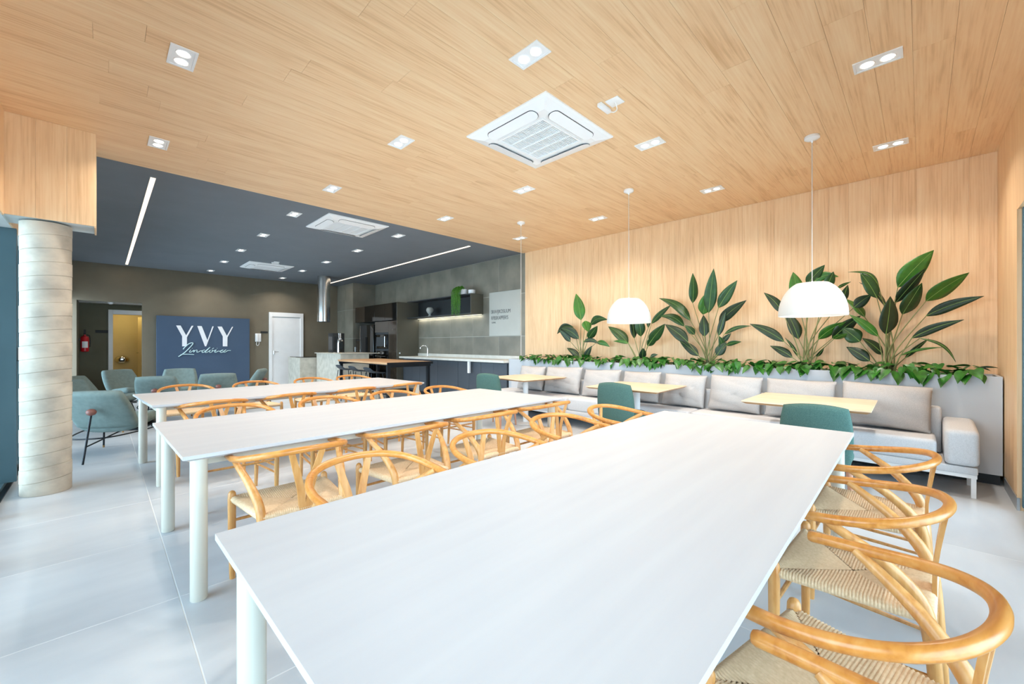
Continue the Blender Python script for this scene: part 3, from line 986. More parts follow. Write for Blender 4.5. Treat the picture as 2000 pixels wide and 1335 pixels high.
def cassette(cx, cy, label):
    t = thing('air_conditioner', label, 'air conditioner', (cx, cy, ZC), 0, 'ceiling cassette air conditioners')
    H = 0.475
    p = MB()
    rings = [(H, 0.0), (H, -0.012), (H - .02, -0.022), (0.36, -0.045), (0.27, -0.045)]
    vs = []; fs = []
    for h, z in rings:
        vs += [(-h, -h, z), (h, -h, z), (h, h, z), (-h, h, z)]
    for k in range(len(rings) - 1):
        for q in range(4):
            a = k * 4 + q; b = k * 4 + (q + 1) % 4
            fs.append((a, b, b + 4, a + 4))
    fs.append((0, 1, 2, 3))
    p.add(vs, fs)
    p.build('panel', 'white_plastic', t, smooth=False)
    MB().box(-.27, .27, -.27, .27, -0.036, -0.030).build('grille_back', 'grey_plastic', t, smooth=False)
    gr = MB()
    for i in range(27):
        y = -.25 + i * .5 / 26
        gr.box(-.25, .25, y - .0035, y + .0035, -0.044, -0.036)
    gs = gr.build('grille_slats', 'white_plastic', t, smooth=False)
    gs['kind'] = 'stuff'
    for x in (-.125, 0, .125):
        MB().box(x - .006, x + .006, -.25, .25, -0.047, -0.036).build('grille_bar', 'white_plastic', t, smooth=False)
    rim = MB()
    for s in (-1, 1):
        rim.box(-.272, .272, s * .261 - .011, s * .261 + .011, -0.049, -0.036)
        rim.box(s * .261 - .011, s * .261 + .011, -.25, .25, -0.049, -0.036)
    rim.build('grille_rim', 'white_plastic', t, smooth=False)

    def stadium(L, W, n=8):
        pts = []
        for i in range(n + 1):
            a = -PI / 2 + PI * i / n; pts.append((L - W + W * math.cos(a), W * math.sin(a)))
        for i in range(n + 1):
            a = PI / 2 + PI * i / n; pts.append((-(L - W) + W * math.cos(a), W * math.sin(a)))
        return pts
    for k in range(4):
        a = k * PI / 2
        ax = (math.cos(a), math.sin(a), 0); ay = (-math.sin(a), math.cos(a), 0)
        off = Vector(ay) * 0.362
        sl = 0.0205 / 0.09
        ayt = tuple(Vector((ay[0], ay[1], sl)).normalized())
        MB().prism(stadium(0.285, 0.053), 0.004, off + Vector((0, 0, -0.043)), ax, ayt, (0, 0, -1)).build('air_slot', 'dark_slot', t, smooth=False)
        MB().prism(stadium(0.281, 0.049), 0.004, off + Vector((0, 0, -0.0465)), ax, ayt, (0, 0, -1)).build('louver', 'white_plastic', t, smooth=False)
    MB().lathe([(0.006, -0.048), (0.006, -0.044)], 10, (-.315, -.02, 0)).build('sensor', 'dark_slot', t)
    return t


cassette(2.83, 2.47, 'white square cassette air conditioner in the wood ceiling')
cassette(2.80, 6.56, 'white cassette air conditioner in the grey ceiling next to the wood ceiling')
cassette(2.86, 11.37, 'white cassette air conditioner far back in the grey ceiling')


def junction(x, y, label):
    t = thing('wiring_box', label, 'wiring box', (x, y, ZC))
    MB().rbox(-.055, .055, -.055, .055, -0.008, 0.0, 0.003, 2).build('cover_plate', 'white_plastic', t)
    MB().rbox(-.075, .075, .075, .115, -0.032, 0.0, 0.006, 2).build('module', 'white_plastic', t)
    MB().tube(smoothpath([(.0, .0, -.006), (.05, .01, -.035), (.075, .05, -.035), (.07, .09, -.018)], 5), .004, 6).build('cable', 'white_plastic', t)


junction(2.84, 1.70, 'small white wiring plate and module beside the wood-ceiling air conditioner')
junction(2.86, 10.60, 'small white wiring plate and module in the grey ceiling')

# ================================================================== kitchen
TF = 5.58                       # front of the tall units
WT = 0.965                      # worktop height
wk = thing('worktop', 'white worktop with a low upstand along the tiled kitchen wall', 'counter', (0, 0, 0))
MB().rbox(5.63, XR - 0.002, 5.87, 9.925, WT - 0.05, WT, 0.004, 2).build('slab', 'worktop_white', wk)
MB().rbox(XR - 0.035, XR - 0.002, 5.87, 9.925, WT, WT + 0.075, 0.003, 1).build('upstand', 'worktop_white', wk)
MB().rbox(5.655, 5.70, 6.98, 7.04, 0.66, WT - 0.051, 0.003, 1).build('bracket', 'white_paint', wk)
cyd = [5.90 + 0.804 * i for i in range(6)]
cyw = ['first unit beside the planter', 'second unit from the planter', 'third unit from the planter', 'fourth unit from the planter', 'fifth unit beside the tall cabinets']
for i in range(5):
    c = thing('base_cabinet', 'dark blue-grey base cabinet under the worktop, %s' % cyw[i], 'cabinet', (0, 0, 0), 0, 'base cabinets under the kitchen worktop')
    y0, y1 = cyd[i] + 0.002, cyd[i + 1] - 0.002
    MB().box(5.775, XR - 0.01, y0, y1, 0.09, WT - 0.052).build('body', 'cabinet_navy', c, smooth=False)
    MB().box(5.82, XR - 0.01, y0, y1, 0.0, 0.09).build('plinth', 'plinth_black', c, smooth=False)
    ymid = (y0 + y1) / 2
    for a, b in ((y0 + 0.002, ymid - 0.0015), (ymid + 0.0015, y1 - 0.002)):
        MB().rbox(5.755, 5.774, a, b, 0.095, WT - 0.075, 0.002, 1).build('door', 'cabinet_navy', c)

fa = thing('kitchen_tap', 'slim chrome swan-neck tap on the white worktop', 'tap', (6.02, 9.15, WT))
MB().lathe([(0.024, 0.0), (0.024, 0.012), (0.012, 0.016)], 16).build('base', 'chrome', fa)
MB().tube(smoothpath([(0, 0, 0.01), (0, 0, 0.20), (-0.03, 0.02, 0.27), (-0.10, 0.06, 0.285), (-0.15, 0.09, 0.25), (-0.155, 0.095, 0.20)], 6), 0.0105, 10).build('spout', 'chrome', fa)
MB().tube([(0.0, -0.012, 0.06), (0.0, -0.055, 0.075)], 0.006, 8).build('lever', 'chrome', fa)

# tall end panel and tall units
ep = thing('tall_cabinet', 'tall olive cabinet with a plain end panel beside the worktop', 'cabinet', (0, 0, 0))
MB().box(TF, XR - 0.004, 9.932, 9.955, 0.0, 2.42).build('end_panel', 'cabinet_olive', ep, smooth=False)
MB().box(TF + 0.022, XR - 0.004, 9.957, 10.40, 0.0, 1.93).build('body', 'cabinet_dark', ep, smooth=False)
MB().rbox(TF, TF + 0.02, 9.959, 10.398, 0.08, 1.925, 0.002, 1).build('door', 'brown_gloss', ep)
MB().lathe([(0.0, -0.004), (0.018, -0.004), (0.020, 0.0)], 16, (5.66, 0, 1.05)).build('lock', 'chrome', ep)
lk = ep.children[-1]
lk.data.transform(Matrix.Translation((5.66, 9.930, 1.05)) @ Matrix.Rotation(PI / 2, 4, 'X') @ Matrix.Translation((-5.66, 0, -1.05)))

ot = thing('oven_tower', 'dark tall kitchen unit housing the built-in microwave and oven', 'cabinet', (0, 0, 0))
MB().box(TF + 0.022, XR - 0.004, 10.404, 11.20, 0.0, 1.93).build('body', 'cabinet_dark', ot, smooth=False)
MB().rbox(TF, TF + 0.02, 10.406, 11.198, 1.62, 1.925, 0.002, 1).build('top_door', 'brown_gloss', ot)
MB().rbox(TF, TF + 0.02, 10.406, 11.198, 0.08, 0.44, 0.002, 1).build('drawer', 'brown_gloss', ot)


def front_box(name, label, cat, y0, y1, z0, z1, x=TF - 0.004):
    t = thing(name, label, cat, (x, (y0 + y1) / 2, z0))
    h = (y1 - y0) / 2
    MB().rbox(0.0, 0.024, -h, h, 0, z1 - z0, 0.004, 2).build('front', 'gloss_black', t)
    return t, h, z1 - z0


mw, h, hz = front_box('microwave', 'built-in black microwave in the dark kitchen tower', 'microwave', 10.45, 11.15, 1.16, 1.56)
MB().box(-0.003, 0.0, -h + .16, h - .06, .07, hz - .07).build('window', 'cabinet_dark', mw, smooth=False)
MB().tube([(-0.03, -h + .10, .05), (-0.03, -h + .10, hz - .05)], .008, 8).build('handle', 'steel', mw)
for z in (.06, hz - .06):
    MB().tube([(-0.03, -h + .10, z), (0.0, -h + .10, z)], .006, 6).build('handle_post', 'steel', mw)
ov, h, hz = front_box('oven', 'built-in black oven below the microwave', 'oven', 10.45, 11.15, 0.50, 1.10)
MB().box(-0.002, 0.0, -h + .06, h - .06, .08, hz - .20).build('window', 'brown_gloss', ov, smooth=False)
for y in (-.12, .12):
    MB().tube([(-0.028, y, hz - .06), (0.0, y, hz - .06)], .022, 14).build('knob', 'grey_plastic', ov)
MB().tube([(-0.035, -h + .06, hz - .15), (-0.035, h - .06, hz - .15)], .009, 8).build('handle', 'steel', ov)

fg = thing('refrigerator', 'tall black refrigerator with steel door edge beside the oven tower', 'refrigerator', (0, 0, 0))
MB().rbox(TF + 0.035, XR - 0.004, 11.23, 12.09, 0.02, 1.86, 0.006, 2).build('body', 'black_matte', fg)
MB().rbox(TF - 0.03, TF + 0.033, 11.232, 11.655, 0.06, 1.855, 0.012, 3).build('door', 'gloss_black', fg)
MB().rbox(TF - 0.03, TF + 0.033, 11.665, 12.088, 0.06, 1.855, 0.012, 3).build('door', 'black_matte', fg)
MB().rbox(TF - 0.045, TF - 0.031, 12.055, 12.085, 0.08, 1.84, 0.003, 1).build('edge_trim', 'steel', fg)
MB().rbox(TF - 0.055, TF - 0.031, 11.67, 11.69, 0.7, 1.5, 0.004, 2).build('handle', 'black_steel', fg)

wc = thing('wine_cooler', 'narrow black wine cooler with glass door left of refrigerator', 'cooler', (0, 0, 0))
MB().rbox(TF + 0.03, XR - 0.01, 12.12, 12.49, 0.0, 1.44, 0.006, 2).build('body', 'black_matte', wc)
MB().rbox(TF + 0.008, TF + 0.029, 12.122, 12.488, 0.05, 1.435, 0.004, 2).build('door_frame', 'black_matte', wc)
MB().box(TF + 0.004, TF + 0.0075, 12.16, 12.45, 0.12, 1.38).build('door_pane', 'brown_gloss', wc, smooth=False)
MB().tube([(TF - .02, 12.46, 0.7), (TF - .02, 12.46, 1.2)], .008, 8).build('handle', 'steel', wc)

ovy = [9.957, 10.60, 11.23, 11.86, 12.49]
ow = ['nearest the open shelf', 'second from the open shelf', 'third from the open shelf', 'at the tiled corner']
for i in range(4):
    c = thing('wall_cabinet', 'glossy dark wall cabinet over the tall kitchen units, %s' % ow[i], 'cabinet', (0, 0, 0), 0, 'glossy wall cabinets')
    MB().box(TF + 0.022, XR - 0.004, ovy[i] + .001, ovy[i + 1] - .001, 1.95, 2.42).build('body', 'cabinet_dark', c, smooth=False)
    MB().rbox(TF, TF + 0.02, ovy[i] + .002, ovy[i + 1] - .002, 1.95, 2.418, 0.002, 1).build('door', 'gloss_black' if i != 3 else 'brown_gloss', c)

# open shelf box on the tiled wall with light strip
SX0, SY0, SY1, SZ0, SZ1 = 5.88, 7.19, 9.928, 1.985, 2.445
sh = thing('wall_shelf', 'long open black shelf box on the tiled wall', 'shelf', (0, 0, 0))
MB().box(SX0, XR - .002, SY0 + .02, SY1, SZ1 - .02, SZ1).build('top_board', 'cabinet_dark', sh, smooth=False)
MB().box(SX0, XR - .002, SY0 + .02, SY1, SZ0, SZ0 + .02).build('bottom_board', 'cabinet_dark', sh, smooth=False)
MB().box(SX0, XR - .002, SY0, SY0 + .02, SZ0, SZ1).build('end_board', 'cabinet_olive', sh, smooth=False)
MB().box(XR - .014, XR - .002, SY0 + .02, SY1, SZ0 + .02, SZ1 - .02).build('back_board', 'black_matte', sh, smooth=False)
MB().box(XR - .05, XR - .03, SY0 + .02, SY1 - .02, SZ0 - .008, SZ0).build('light_strip', 'led_cool', sh, smooth=False)
area('lamp_light', (XR - .04, (SY0 + SY1) / 2, SZ0 - .012), 0.02, 11.0, (1.0, 0.95, 0.78), sh, 'RECTANGLE', SY1 - SY0 - .05)

va = MB().lathe([(0.048, 0), (0.05, 0.012), (0.034, 0.03), (0.032, 0.06), (0.07, 0.10), (0.095, 0.15), (0.092, 0.20), (0.065, 0.235), (0.055, 0.238), (0.08, 0.20), (0.02, 0.08)], 28, cap=False)
vt = thing('vase', 'grey round footed vase standing in the open shelf', 'vase', (6.03, 9.05, SZ0 + 0.021))
va.build('body', 'vase_stone', vt)
MB().rbox(-.10, .10, -.11, .11, -0.001, 0.006, .002, 1).build('tray', 'vase_stone', vt)

pt = MB().lathe([(0.085, 0), (0.095, 0.01), (0.10, 0.13), (0.092, 0.13), (0.088, 0.11), (0.001, 0.11)], 24, cap=False)
hp = thing('trailing_plant', 'trailing green plant in white pot hanging over the shelf', 'plant', (5.99, 7.62, SZ1))
pt.build('pot', 'white_plastic', hp)
fm = MB(); rnd = random.Random(5)
for i in range(85):
    a = rnd.uniform(PI * 0.55, PI * 1.45); rr = rnd.uniform(.02, .09)
    p = Vector((rr * math.cos(a), rnd.uniform(-.10, .16), 0.12))
    drop = rnd.uniform(.18, .56)
    ox = -0.125 - rnd.uniform(0, .085)
    oy = p.y * 1.05 + rnd.uniform(-.03, .03)
    path = smoothpath([p, (p.x * .5 - .07, p.y, 0.15 + rnd.uniform(0, .05)), (ox, oy, 0.06), (ox - rnd.uniform(-.01, .02), oy + rnd.uniform(-.02, .02), 0.06 - drop)], 6)
    fm.tube(path, .0022, 4, False)
    for k in range(2, len(path), 1):
        for q in range(3):
            an = rnd.uniform(0, 2 * PI); l = rnd.uniform(.018, .034)
            dd = Vector((math.cos(an), math.sin(an), rnd.uniform(-1.1, .1))).normalized()
            sd = dd.cross(Vector((0, 0, 1))).normalized() * .0055
            b = path[k]
            fm.add([b, b + dd * l * .5 + sd, b + dd * l, b + dd * l * .5 - sd], [(0, 1, 2, 3)])
o = fm.build('foliage', 'fern', hp); o['kind'] = 'stuff'
pt2 = MB().lathe([(0.07, 0), (0.078, 0.01), (0.082, 0.10), (0.075, 0.10), (0.07, 0.08), (0.001, 0.08)], 24, (6.05, 7.37, SZ1), cap=False)
tag(pt2.build('plant_pot', 'white_plastic'), 'small empty white pot beside the trailing plant on shelf', 'pot')

# white board with faint dark lettering on the stone tiles
wbo = thing('white_board', 'pale board with faint dark handwriting on the tiled wall', 'board', (0, 0, 0))
MB().rbox(XR - .016, XR - .001, 5.985, 6.97, 1.475, 2.455, .003, 1).build('panel', 'board_white', wbo)


def text_mesh(name, body, size, mat, parent, loc, rot, extrude=0.001, stretch=1.0):
    cu = bpy.data.curves.new(name, 'FONT')
    cu.body = body; cu.size = size; cu.extrude = extrude; cu.align_x = 'LEFT'
    tmp = bpy.data.objects.new(name, cu)
    me = bpy.data.meshes.new_from_object(tmp)
    bpy.data.objects.remove(tmp); bpy.data.curves.remove(cu)
    me.name = name
    me.materials.clear(); me.materials.append(MATS[mat])
    o = bpy.data.objects.new(name, me); COL.objects.link(o)
    o.parent = parent; o.location = loc; o.rotation_euler = rot; o.scale = (stretch, 1, 1)
    return o


ROTW = (PI / 2, 0, -PI / 2)       # lettering on a wall that faces -x
text_mesh('lettering', 'SKAVJIKDSUUM', 0.115, 'ink', wbo, (XR - .0175, 6.90, 1.80 + .18), ROTW, .0006, .78)
text_mesh('lettering', 'RFBSKAPPER?S', 0.115, 'ink', wbo, (XR - .0175, 6.90, 1.86 - .02), ROTW, .0006, .76)
text_mesh('lettering', 'SUVHL', 0.05, 'ink', wbo, (XR - .0175, 6.88, 1.76), ROTW, .0006, .9)

# range hood
hood = thing('range_hood', 'round stainless steel range hood hanging above the cooking island', 'range hood', (4.43, 11.95, 0))
MB().lathe([(0.168, 1.99), (0.168, ZC - 0.001)], 40, cap=True).build('duct', 'steel', hood)
MB().lathe([(0.172, 1.925), (0.172, 1.985), (0.165, 1.985), (0.165, 1.93)], 40, cap=False).build('collar', 'steel', hood)
MB().lathe([(0.150, 1.915), (0.164, 1.935)], 40).build('filter', 'dark_slot', hood)

# island of board-formed concrete
isl = thing('kitchen_island', 'concrete kitchen island of two stepped blocks under the hood', 'island', (0, 0, 0))
MB().rbox(4.24, 5.00, 10.36, 11.98, 0, 1.035, .004, 1).build('tall_block', 'island_concrete', isl)
MB().rbox(4.20, 5.30, 10.34, 12.02, 1.036, 1.056, .003, 1).build('tall_top', 'island_concrete', isl)
MB().rbox(3.82, 5.00, 12.03, 13.02, 0, 0.915, .004, 1).build('low_block', 'island_concrete', isl)
MB().rbox(3.86, 5.00, 12.06, 13.0, 0.916, 0.934, .003, 1).build('hob', 'gloss_black', isl)

tap = thing('beer_tap', 'chrome beer tap column on the concrete island', 'tap', (4.50, 11.02, 1.057))
MB().rbox(-.11, .11, -.17, .17, 0, .018, .004, 2).build('drip_tray', 'chrome', tap)
MB().tube([(0, .10, .018), (0, .10, .30)], [.030, .026], 14).build('column', 'chrome', tap)
MB().tube(smoothpath([(0, .10, .28), (0, .09, .35), (0, 0, .385), (0, -.10, .36), (0, -.14, .32)], 5), .022, 12).build('arm', 'chrome', tap)
for y in (-.02, -.12):
    MB().tube([(0, y, .36), (-.03, y, .40), (-.035, y - .01, .52)], [.010, .014, .019], 10).build('tap_handle', 'chrome', tap)
    MB().tube([(0, y, .36), (-.05, y, .34), (-.065, y, .27)], .009, 8).build('nozzle', 'chrome', tap)
cm = thing('coffee_machine', 'black upright machine with glass front behind the beer tap', 'machine', (4.66, 11.66, 1.057))
MB().rbox(-.16, .16, -.17, .17, 0, .54, .01, 2).build('body', 'black_matte', cm)
MB().box(-.12, .12, -.174, -.170, .08, .44).build('glass_front', 'gloss_black', cm, smooth=False)
MB().box(-.164, -.160, -.13, .13, .08, .44).build('side_pane', 'gloss_black', cm, smooth=False)

# bar table
bt = thing('bar_table', 'high bar table with wooden top on black steel frame', 'table', (0, 0, 0))
bx0, bx1, by0, by1 = 3.97, 5.02, 7.46, 9.85
for k in range(5):
    w = (bx1 - bx0) / 5
    MB().rbox(bx0 + k * w + .001, bx0 + (k + 1) * w - .001, by0, by1, .885, .925, .003, 1).build('plank', 'bar_wood', bt)
fr = MB().box(bx0 + .02, bx1 - .02, by0 + .02, by0 + .07, .825, .884).box(bx0 + .02, bx1 - .02, by1 - .07, by1 - .02, .825, .884)
fr.box(bx0 + .02, bx0 + .06, by0 + .07, by1 - .07, .868, .884).box(bx1 - .06, bx1 - .02, by0 + .07, by1 - .07, .825, .884)
fr.build('frame', 'black_steel', bt, smooth=False)
MB().box(bx0, bx1 + .02, by0 - .012, by0 - .001, .875, .925).build('edge_band', 'black_steel', bt, smooth=False)
for x in (bx0 + .03, bx1 - .09):
    for y in (by0 + .03, by1 - .09):
        MB().box(x, x + .06, y, y + .06, 0, .825).build('leg', 'black_steel', bt, smooth=False)


def make_stool():
    t = thing('bar_stool', 'bar stool', 'stool')

    def P(x, y):
        # shallow shell that turns up into a low back behind (negative y)
        if y < -0.1:
            k = (-y - 0.1) / 0.9
            return (x * (.205 - .02 * k), -.02 - .17 * math.sin(k * 1.2), .735 + .135 * (1 - math.cos(k * 1.5)) + .02 * x * x)
        return (x * .205, -.02 + (y + .1) * .19, .735 - .012 * (y + .1) + .02 * x * x)
    MB().pad(P, .022, 14, 18, 10, .55).build('shell', 'stool_shell', t, angle=70)
    for sx in (-1, 1):
        for sy in (-1, 1):
            MB().tube([(sx * .21, .0 + sy * .20, 0), (sx * .12, .0 + sy * .12, .728)], .0085, 8).build('leg', 'black_steel', t)
    for s in (-1, 1):
        MB().tube([(-.18, s * .172, .26), (.18, s * .172, .26)], .006, 6).build('foot_rail', 'black_steel', t)
        MB().tube([(s * .18, -.172, .26), (s * .18, .172, .26)], .006, 6).build('foot_rail', 'black_steel', t)
    return t


sp0 = make_stool()
for i, (y, w) in enumerate([(8.10, 'nearest the viewer'), (8.84, 'in the middle'), (9.52, 'nearest the concrete island')]):
    o = sp0 if i == 0 else copy_tree(sp0)
    o.location = (4.02, y, 0); o.rotation_euler = (0, 0, -PI / 2); o.scale = (1.05, 1.0, 0.95)
    tag(o, 'dark blue bar stool at the bar table, %s' % w, 'stool', 'bar stools at the bar table')


# ================================================================== sign, intercom, small plates, extinguisher, dispenser
YS = YB - 0.10
sg = thing('sign_panel', 'large navy sign panel with white lettering on the dark wall', 'sign', (0, 0, 0))
MB().rbox(0.962, 2.98, YS, YB - .002, 0.0, 2.015, .004, 1).build('board', 'sign_navy', sg)


def sg_pt(zx, zy):                # from the zoomed sign crop to the board face
    p = on_y(280 + zx / 8.345, 600 + zy / 8.345, YS)
    return p.x, p.z


def letter(px):
    poly = [sg_pt(x, y) for x, y in px]
    MB().prism(poly, .012, (0, YS, 0), (1, 0, 0), (0, 0, 1), (0, -1, 0)).build('letter', 'letter_white', sg, smooth=False)


letter([(533, 293), (606, 295), (697, 455), (786, 299), (815, 300), (710, 485), (708, 634), (632, 634), (632, 470)])
letter([(878, 302), (950, 304), (1043, 535), (1125, 308), (1146, 309), (1024, 634), (1003, 634)])
letter([(1207, 311), (1278, 312), (1360, 462), (1445, 316), (1462, 317), (1370, 488), (1368, 634), (1294, 634), (1294, 472)])


def script(px, r=.0085):
    pts = [(lambda q: (q[0], YS - .016, q[1]))(sg_pt(x, y)) for x, y in px]
    MB().tube(smoothpath(pts, 4), r, 6).build('script_stroke', 'script_mint', sg)


script([(648, 682), (668, 655), (730, 600), (780, 578), (806, 580), (795, 608), (740, 670), (670, 735), (600, 785), (570, 800)], .012)
script([(600, 775), (640, 764), (720, 762), (826, 766)], .009)
script([(775, 690), (755, 712), (750, 727), (770, 728), (800, 712), (826, 696), (818, 728), (846, 700), (872, 694), (872, 712), (870, 728), (895, 726), (930, 708), (962, 706)])
script([(1005, 694), (975, 698), (955, 716), (962, 734), (995, 722), (1040, 685), (1086, 645), (1045, 690), (1006, 728), (1025, 734), (1060, 718), (1092, 694), (1076, 716), (1084, 734), (1118, 722), (1128, 702), (1110, 692)])
script([(1120, 700), (1150, 706), (1185, 690), (1168, 712), (1162, 728), (1185, 728), (1215, 712), (1250, 712), (1300, 692), (1262, 704), (1250, 722), (1268, 734), (1310, 716), (1345, 688), (1312, 714), (1312, 730), (1345, 722), (1375, 704), (1422, 702)])
script([(1122, 676), (1145, 660)], .007)
script([(790, 668), (796, 664)], .007)
script([(1196, 668), (1202, 664)], .007)

ic = thing('intercom', 'white wall intercom handset beside the white door', 'intercom', (3.21, YB, 1.48))
MB().rbox(-.075, .075, -.035, -.001, -.12, .12, .01, 2).build('base', 'white_plastic', ic)
MB().rbox(-.06, -.01, -.07, -.034, -.11, .11, .015, 3).build('handset', 'white_plastic', ic)
MB().tube(smoothpath([(-.035, -.04, -.11), (-.05, -.04, -.20), (-.01, -.04, -.23), (.02, -.04, -.18), (.02, -.03, -.11)], 5), .006, 6).build('cord', 'white_plastic', ic)


ds = thing('hand_dryer', 'oval chrome dispenser on the yellow washroom wall', 'dispenser', (0.41, 16.70, 0.83))
prof = [(0.165, -.002), (0.165, .03), (0.15, .06), (0.11, .09), (0.05, .10), (0.001, .10)]
dm = MB().lathe(prof, 32, cap=False)
dm.v = [(x, -z, y * .72) for x, y, z in dm.v]
dm.build('shell', 'chrome', ds)
MB().rbox(-.05, .05, -.108, -.09, -.05, -.01, .006, 2).build('outlet', 'dark_slot', ds)

fx = thing('fire_extinguisher', 'red fire extinguisher mounted on the corridor wall', 'fire extinguisher', (-0.315, 14.9, 1.10))
MB().lathe([(0.06, 0), (0.078, 0.015), (0.078, 0.34), (0.06, 0.385), (0.025, 0.40), (0.025, 0.43)], 24).build('cylinder', 'extinguisher_red', fx)
MB().rbox(-.02, .02, -.07, .03, .432, .452, .004, 1).rbox(-.018, .018, -.08, .02, .475, .49, .004, 1).rbox(-.02, .02, .0, .03, .452, .56, .004, 1).build('valve', 'black_matte', fx)
MB().tube(smoothpath([(0.03, -.02, .42), (.085, -.03, .40), (.095, -.03, .25), (.09, -.03, .12)], 5), .010, 8).build('hose', 'black_matte', fx)
lab = MB()
for i in range(9):
    a0 = -2.2 + i * .16; a1 = a0 + .16
    lab.add([(.0788 * math.cos(a0), .0788 * math.sin(a0), .10), (.0788 * math.cos(a1), .0788 * math.sin(a1), .10), (.0788 * math.cos(a1), .0788 * math.sin(a1), .26), (.0788 * math.cos(a0), .0788 * math.sin(a0), .26)], [(0, 1, 2, 3)])
lab.build('label_sticker', 'white_plastic', fx)
MB().box(-.105, -.07, -.03, .03, .28, .34).build('wall_bracket', 'black_matte', fx, smooth=False)


def small_plate(x, y, z, w, h, label):
    t = thing('door_plate', label, 'sign', (x, y, z))
    MB().rbox(-w / 2, w / 2, -.012, -.001, -h / 2, h / 2, .002, 1).build('board', 'plinth_black', t)
    ln = MB()
    for i in range(5):
        ln.box(-w * .34 + i * w * .14, -w * .34 + i * w * .14 + w * .10, -.0135, -.012, -h * .14, h * .14)
    ln.build('faint_lettering', 'dark_slot', t, smooth=False)


small_plate(3.37, YB, 1.64, 0.19, 0.055, 'small black plate on the dark wall beside the white door')
small_plate(-0.01, CY, 1.625, 0.24, 0.07, 'small black plate on corridor wall beside the washroom door')
sd = thing('ceiling_sensor', 'small white sensor under the corridor ceiling', 'sensor', (0.15, 14.6, 2.36))
MB().lathe([(0.02, -.06), (.05, -.045), (.055, 0)], 16).build('dome', 'white_plastic', sd)


# ================================================================== lounge chairs
def make_lounge():
    t = thing('lounge_chair', 'lounge chair', 'armchair')

    def PB(x, y):
        k = (y + 1) / 2
        w = .315 - .055 * k * k - .02 * (1 - k) * (1 - k)
        return (x * w, -.12 - .26 * k + .05 * x * x, .335 + .44 * k)
    MB().pad(PB, .10, 16, 16, 14, .12).build('backrest', 'lounge_fabric', t, angle=70)

    def PS(x, y):
        k = (y + 1) / 2
        return (x * (.31 - .02 * (1 - k)), -.14 + .56 * k, .315 + .075 * k + .05 * abs(x) ** 3)
    MB().pad(PS, .12, 16, 16, 10, .28).build('seat', 'lounge_fabric', t, angle=70)
    sh = MB()
    sh.add([(-.24, .05, .25), (.24, .05, .25), (.27, .43, .31), (-.27, .43, .31), (-.24, .05, .27), (.24, .05, .27), (.27, .43, .33), (-.27, .43, .33)],
           [(0, 3, 2, 1), (4, 5, 6, 7), (0, 1, 5, 4), (1, 2, 6, 5), (2, 3, 7, 6), (3, 0, 4, 7)])
    sh.build('seat_pan', 'black_steel', t, smooth=False)
    MB().ball((0, -.375, .545), .045, 16, .85).build('ball_knob', 'ball_wood', t)
    MB().tube([(0, -.375, .52), (0, -.50, 0.0)], .010, 8).build('rear_leg', 'black_steel', t)
    MB().tube(smoothpath([(-.30, .36, .275), (-.33, .05, .27), (-.20, -.36, .265), (0, -.437, .262), (.20, -.36, .265), (.33, .05, .27), (.30, .36, .275)], 6), .008, 8).build('frame_hoop', 'black_steel', t)
    MB().tube([(0, -.455, .18), (0, .30, .262)], .008, 8).build('brace', 'black_steel', t)
    for s in (-1, 1):
        MB().tube([(s * .27, .30, .27), (s * .31, .36, .03)], .010, 8).build('front_leg', 'black_steel', t)
        MB().tube([(s * .31, .36, .03), (s * .314, .367, 0.0)], .011, 8).build('leg_tip', 'brass', t)
    return t


lp = make_lounge()
LOUNGE = [
    (0.10, 6.80, -30, 'lounge chair nearest the concrete column, its back turned to the viewer'),
    (-0.02, 9.55, -112, 'lounge chair facing right in front of the corridor opening'),
    (0.72, 9.05, -20, 'lounge chair with wooden knob behind the left end of farthest table'),
    (1.12, 10.80, 172, 'lounge chair facing the viewer below the left half of sign'),
    (1.50, 9.15, -8, 'lounge chair turned to the navy sign, below its letters'),
    (2.10, 10.00, 62, 'lounge chair in side view at the right of the navy sign'),
    (-0.24, 8.45, -150, 'lounge chair mostly hidden behind the concrete column'),
    (0.38, 11.30, -150, 'lounge chair farthest back, near the washroom door'),
]
for i, (x, y, r, lab) in enumerate(LOUNGE):
    o = lp if i == 0 else copy_tree(lp)
    o.location = (x, y, 0); o.rotation_euler = (0, 0, math.radians(r))
    tag(o, lab, 'armchair', 'grey-teal lounge chairs')


